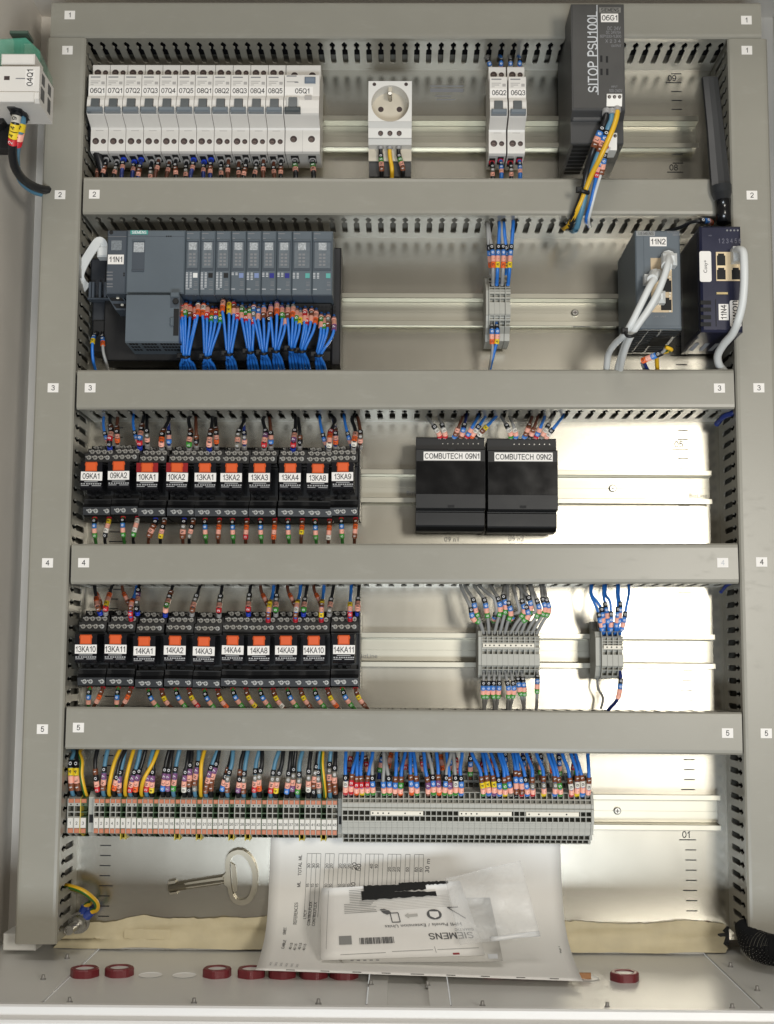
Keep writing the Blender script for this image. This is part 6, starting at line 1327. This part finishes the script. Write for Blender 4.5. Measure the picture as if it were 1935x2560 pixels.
p1.text('SIEMENS', 124, 53, 5.4, 180, 1, w_=42); p1.text('SIMATIC', 138, 47.5, 2.2, 180, 2, w_=18); p1.text('HMI Panels / Extension Units', 100, 42, 3, 180, 1, w_=74)
p1.rect(17.5, 49.4, 29.5, 58.0, 2)
random.seed(3)
for k in range(26): x_ = 37 + k * 1.28; p1.rect(x_, 52, x_ + random.choice((.5, .8, 1.0)), 58.4, 1)
p1.line(8, 4, 5, 62, .3, 2)
for k in range(14): p1.line(30 if k < 8 else 24, 5 + k * 1.7, 58 + random.uniform(-6, 0), 4.6 + k * 1.7, .5, 2, 4)
for k in range(8): p1.line(40, 16 + k * 1.5, 134, 14 + k * 1.5, .3, 3, 8)
# icons: globe, leaf on page, arrow, warning triangle
gx, gy = 113.5, 32
p1.poly([(gx + 7.4 * math.cos(i * .449), gy + 5 * math.sin(i * .449)) for i in range(14)], 1)
p1.off = 2.1; p1.poly([(gx + 4.6 * math.cos(i * .785) * (1 + .3 * (i % 2)), gy + 2.6 * math.sin(i * .785) * (1 + .25 * (i % 3))) for i in range(8)], 4)
p1.off = 1.9
for a, b in (((70, 29), (78, 29)), ((78, 29), (78.6, 38)), ((78.6, 38), (70.8, 38)), ((70.8, 38), (70, 29))): p1.line(*a, *b, .9, 1, 2)
p1.poly([(60, 25), (64, 24.2), (69.5, 26.6), (71.5, 29), (67, 30.4), (63, 28.6)], 1)
p1.poly([(84, 32), (88, 29.8), (88, 31), (97, 30.6), (97, 33.2), (88, 33.6), (88, 35)], 3)
p1.line(128, 26, 139, 26, .9, 1, 2); p1.line(128.5, 26, 143, 37, .9, 1, 2)
p1.line(18, 68, 60, 67.4, .5, 2); p1.line(66, 66.6, 104, 66, .5, 2); p1.line(108, 66, 146, 65.4, .5, 2); p1.line(106, 63, 106.3, 69, .4, 2, 2)
p1.rect(121, 69.6, 127, 71.4, 5)
part(lf, 'leaflet_print', p1.g, [ink_m, mat('ink_mid', (92, 92, 92), .6, var=0), mat('ink_soft', (140, 140, 138), .6, var=0), mat('ink_haze', (188, 186, 180), .6, var=0), MATS['paper_bright'], redd_m])
# black felt strokes over the leaflet heading
p3 = Print(f1, WL, HL, 2.4); n = 26
def wob(x, s_): return .7 * math.sin(x * 1.7 + s_) + .5 * math.sin(x * .9 + 2 * s_)
for top, bot, xa_, xb_ in ((1.0, 9.0, 46, 112), (6.5, 15.5, 43, 121), (0, 4, 84, 137)):
    vv = []
    for i in range(n + 1):
        x_ = xa_ + (xb_ - xa_) * i / n; k = i / n
        tp2 = top + (bot - top) * (.45 * k if top > 5 else .2 * k) + .5 * wob(x_, top); b2 = bot - (bot - top) * (.12 * k) + .6 * wob(x_, bot)
        vv += [p3.pt(x_, tp2 if tp2 > 0 else 0), p3.pt(x_, b2)]
    p3.g.add(vv, [(2 * i, 2 * i + 1, 2 * i + 3, 2 * i + 2) for i in range(n)], 0)
part(lf, 'black_strokes', p3.g, mat('felt_black', (26, 26, 26), .7, var=.1, scale=200))
# clear plastic bag
bag_m = bpy.data.materials.new('clear_polythene'); bag_m.use_nodes = True; nt = bag_m.node_tree; b_ = nt.nodes['Principled BSDF']
b_.inputs['Base Color'].default_value = (.86, .86, .84, 1); b_.inputs['Roughness'].default_value = .13; b_.inputs['Alpha'].default_value = .3
tc = nt.nodes.new('ShaderNodeTexCoord'); nz = nt.nodes.new('ShaderNodeTexNoise'); nz.inputs['Scale'].default_value = 38; nz.inputs['Detail'].default_value = 4; nz.inputs['Distortion'].default_value = 1.4
nt.links.new(tc.outputs['Object'], nz.inputs['Vector']); bp = nt.nodes.new('ShaderNodeBump'); bp.inputs['Strength'].default_value = .5; bp.inputs['Distance'].default_value = .004
nt.links.new(nz.outputs['Fac'], bp.inputs['Height']); nt.links.new(bp.outputs['Normal'], b_.inputs['Normal'])
mr = nt.nodes.new('ShaderNodeMapRange'); mr.inputs['To Min'].default_value = .05; mr.inputs['To Max'].default_value = .34; nt.links.new(nz.outputs['Fac'], mr.inputs['Value']); nt.links.new(mr.outputs['Result'], b_.inputs['Alpha'])
f3q = quadfn(sp(1112, 2196, 74), sp(1300, 2150, 72), sp(1150, 2362, 126), sp(1350, 2338, 118), 5)
f3 = lambda u, v: f3q(u, v) + Vector((0, 0, 1.6 * math.sin(u * 9 + v * 4) + 1.2 * math.sin(v * 13 - u * 5) + 2))
bg_ = single('plastic_bag', surf(f3, 22, 22, .3), bag_m, 'clear crumpled plastic bag lying on the leaflet and paper sheet', 'plastic bag', sp(1240, 2360, 112))
fb = lambda u, v: f3(u * .62 + .38, .93 + v * .07) + Vector((0, 0, .8))
part(bg_, 'folded_seam', surf(fb, 10, 2, .4), mat('bag_seam', (226, 226, 224), .3, alpha=.6, var=.04))
# ================================================================== corrugated hose and lower bits
zh = zoom(1535, 2200, 4.18)
t = thing('corrugated_hose', 'black corrugated hose coming round the foot of the upright duct', 'hose', (*zh(1672, 700, 60), 60))
pts = [Vector((*zh(1340, 470, 60), 60)), Vector((*zh(1440, 640, 78), 78)), Vector((*zh(1600, 720, 92), 92)), Vector((*zh(1780, 740, 100), 100)), Vector((*zh(1960, 730, 104), 104))]
P_ = spline(pts, 12); g = G()
for i in range(len(P_) - 1):
    rr_ = 8 + 6.5 * min(1, i / 16)
    g.tube([P_[i], P_[i].lerp(P_[i + 1], .5), P_[i + 1]], rr_ * (1 if i % 2 else .965), 18, caps=False)
part(t, 'hose_wall', g, mat('hose_black', (22, 23, 25), .75, var=.05, spec=.2))
# steel end brackets at the foot of the two upright ducts
for X0, X1, Z0, Z1, lab in ((-42, -10, 6, 10, 'painted steel bracket at the foot of the duct near the earth stud'), (688, 712, -2, 12, 'painted steel bracket at the foot of the duct near the hose')):
    t = thing('frame_bracket', lab, 'bracket', (X0, Z0, 0)); part(t, 'bracket_plate', G().box(X0, X1, Z0 - 12, Z1, 0.4, 40, 1), cab_m)
    g = G(); g.disc((X0 + X1) / 2, Z1 - 6, 40, 43, 3, 12, 0, .6); part(t, 'bracket_screw', g, steel_m)
X, Z = S(1808, 2340, 2); single('square_hole_plug', G().box(X - 6, X + 6, Z - 9, Z + 9, .3, 3, .5), blk_m, 'small dark square in the plate beside the tape end', 'plug', (X, Z, 0))
# blue corner wires at the right ends of ducts 3 and 4
for i, (zx, zy) in enumerate(((1800, 1038), (1810, 1458))):
    a, b, c = sp(zx - 8, zy + 22, 30), sp(zx + 8, zy + 4, 46), sp(zx + 34, zy - 6, 58)
    wire([a, b, c, (c[0] + 3, c[1] + 1, 52)], (3.0, 1.8)[i], 'dark blue', '', 0, '', None, label='bunch of dark blue wire at the end of the duct %s the flat black modules' % ('above', 'below')[i], sub=4)
# black cable going down beside the upright duct at the breakers
wire([sp(228, 300, 52), sp(232, 350, 54), sp(252, 410, 50), sp(262, 450, 40)], 4.5, 'black', '', 0, '', None, label='thick black cable between the upright duct and breaker 06Q1', cat='cable', name='cable')
# cable entry rail above the top duct
g = G()
for k in range(9): g.box(60 + k * 72, 112 + k * 72, 956, 966, 4, 30, 2)
single('upper_rail', g, psu_m, 'dark slotted rail above the topmost cable duct', 'rail', (300, 956, 4))
for o in list(COL.objects):
    if o.name.split('.')[0] in ('rating_print', 'module_print', 'type_print', 'leaflet_print', 'card_print', 'printed_scale', 'printed_plate_mark', 'vent_hole', 'vent_slot', 'clamp_opening'): o['kind'] = 'stuff'
    if o.type == 'MESH' and not o.parent and not o.get('label') and not o.get('kind'): o['kind'] = 'structure'
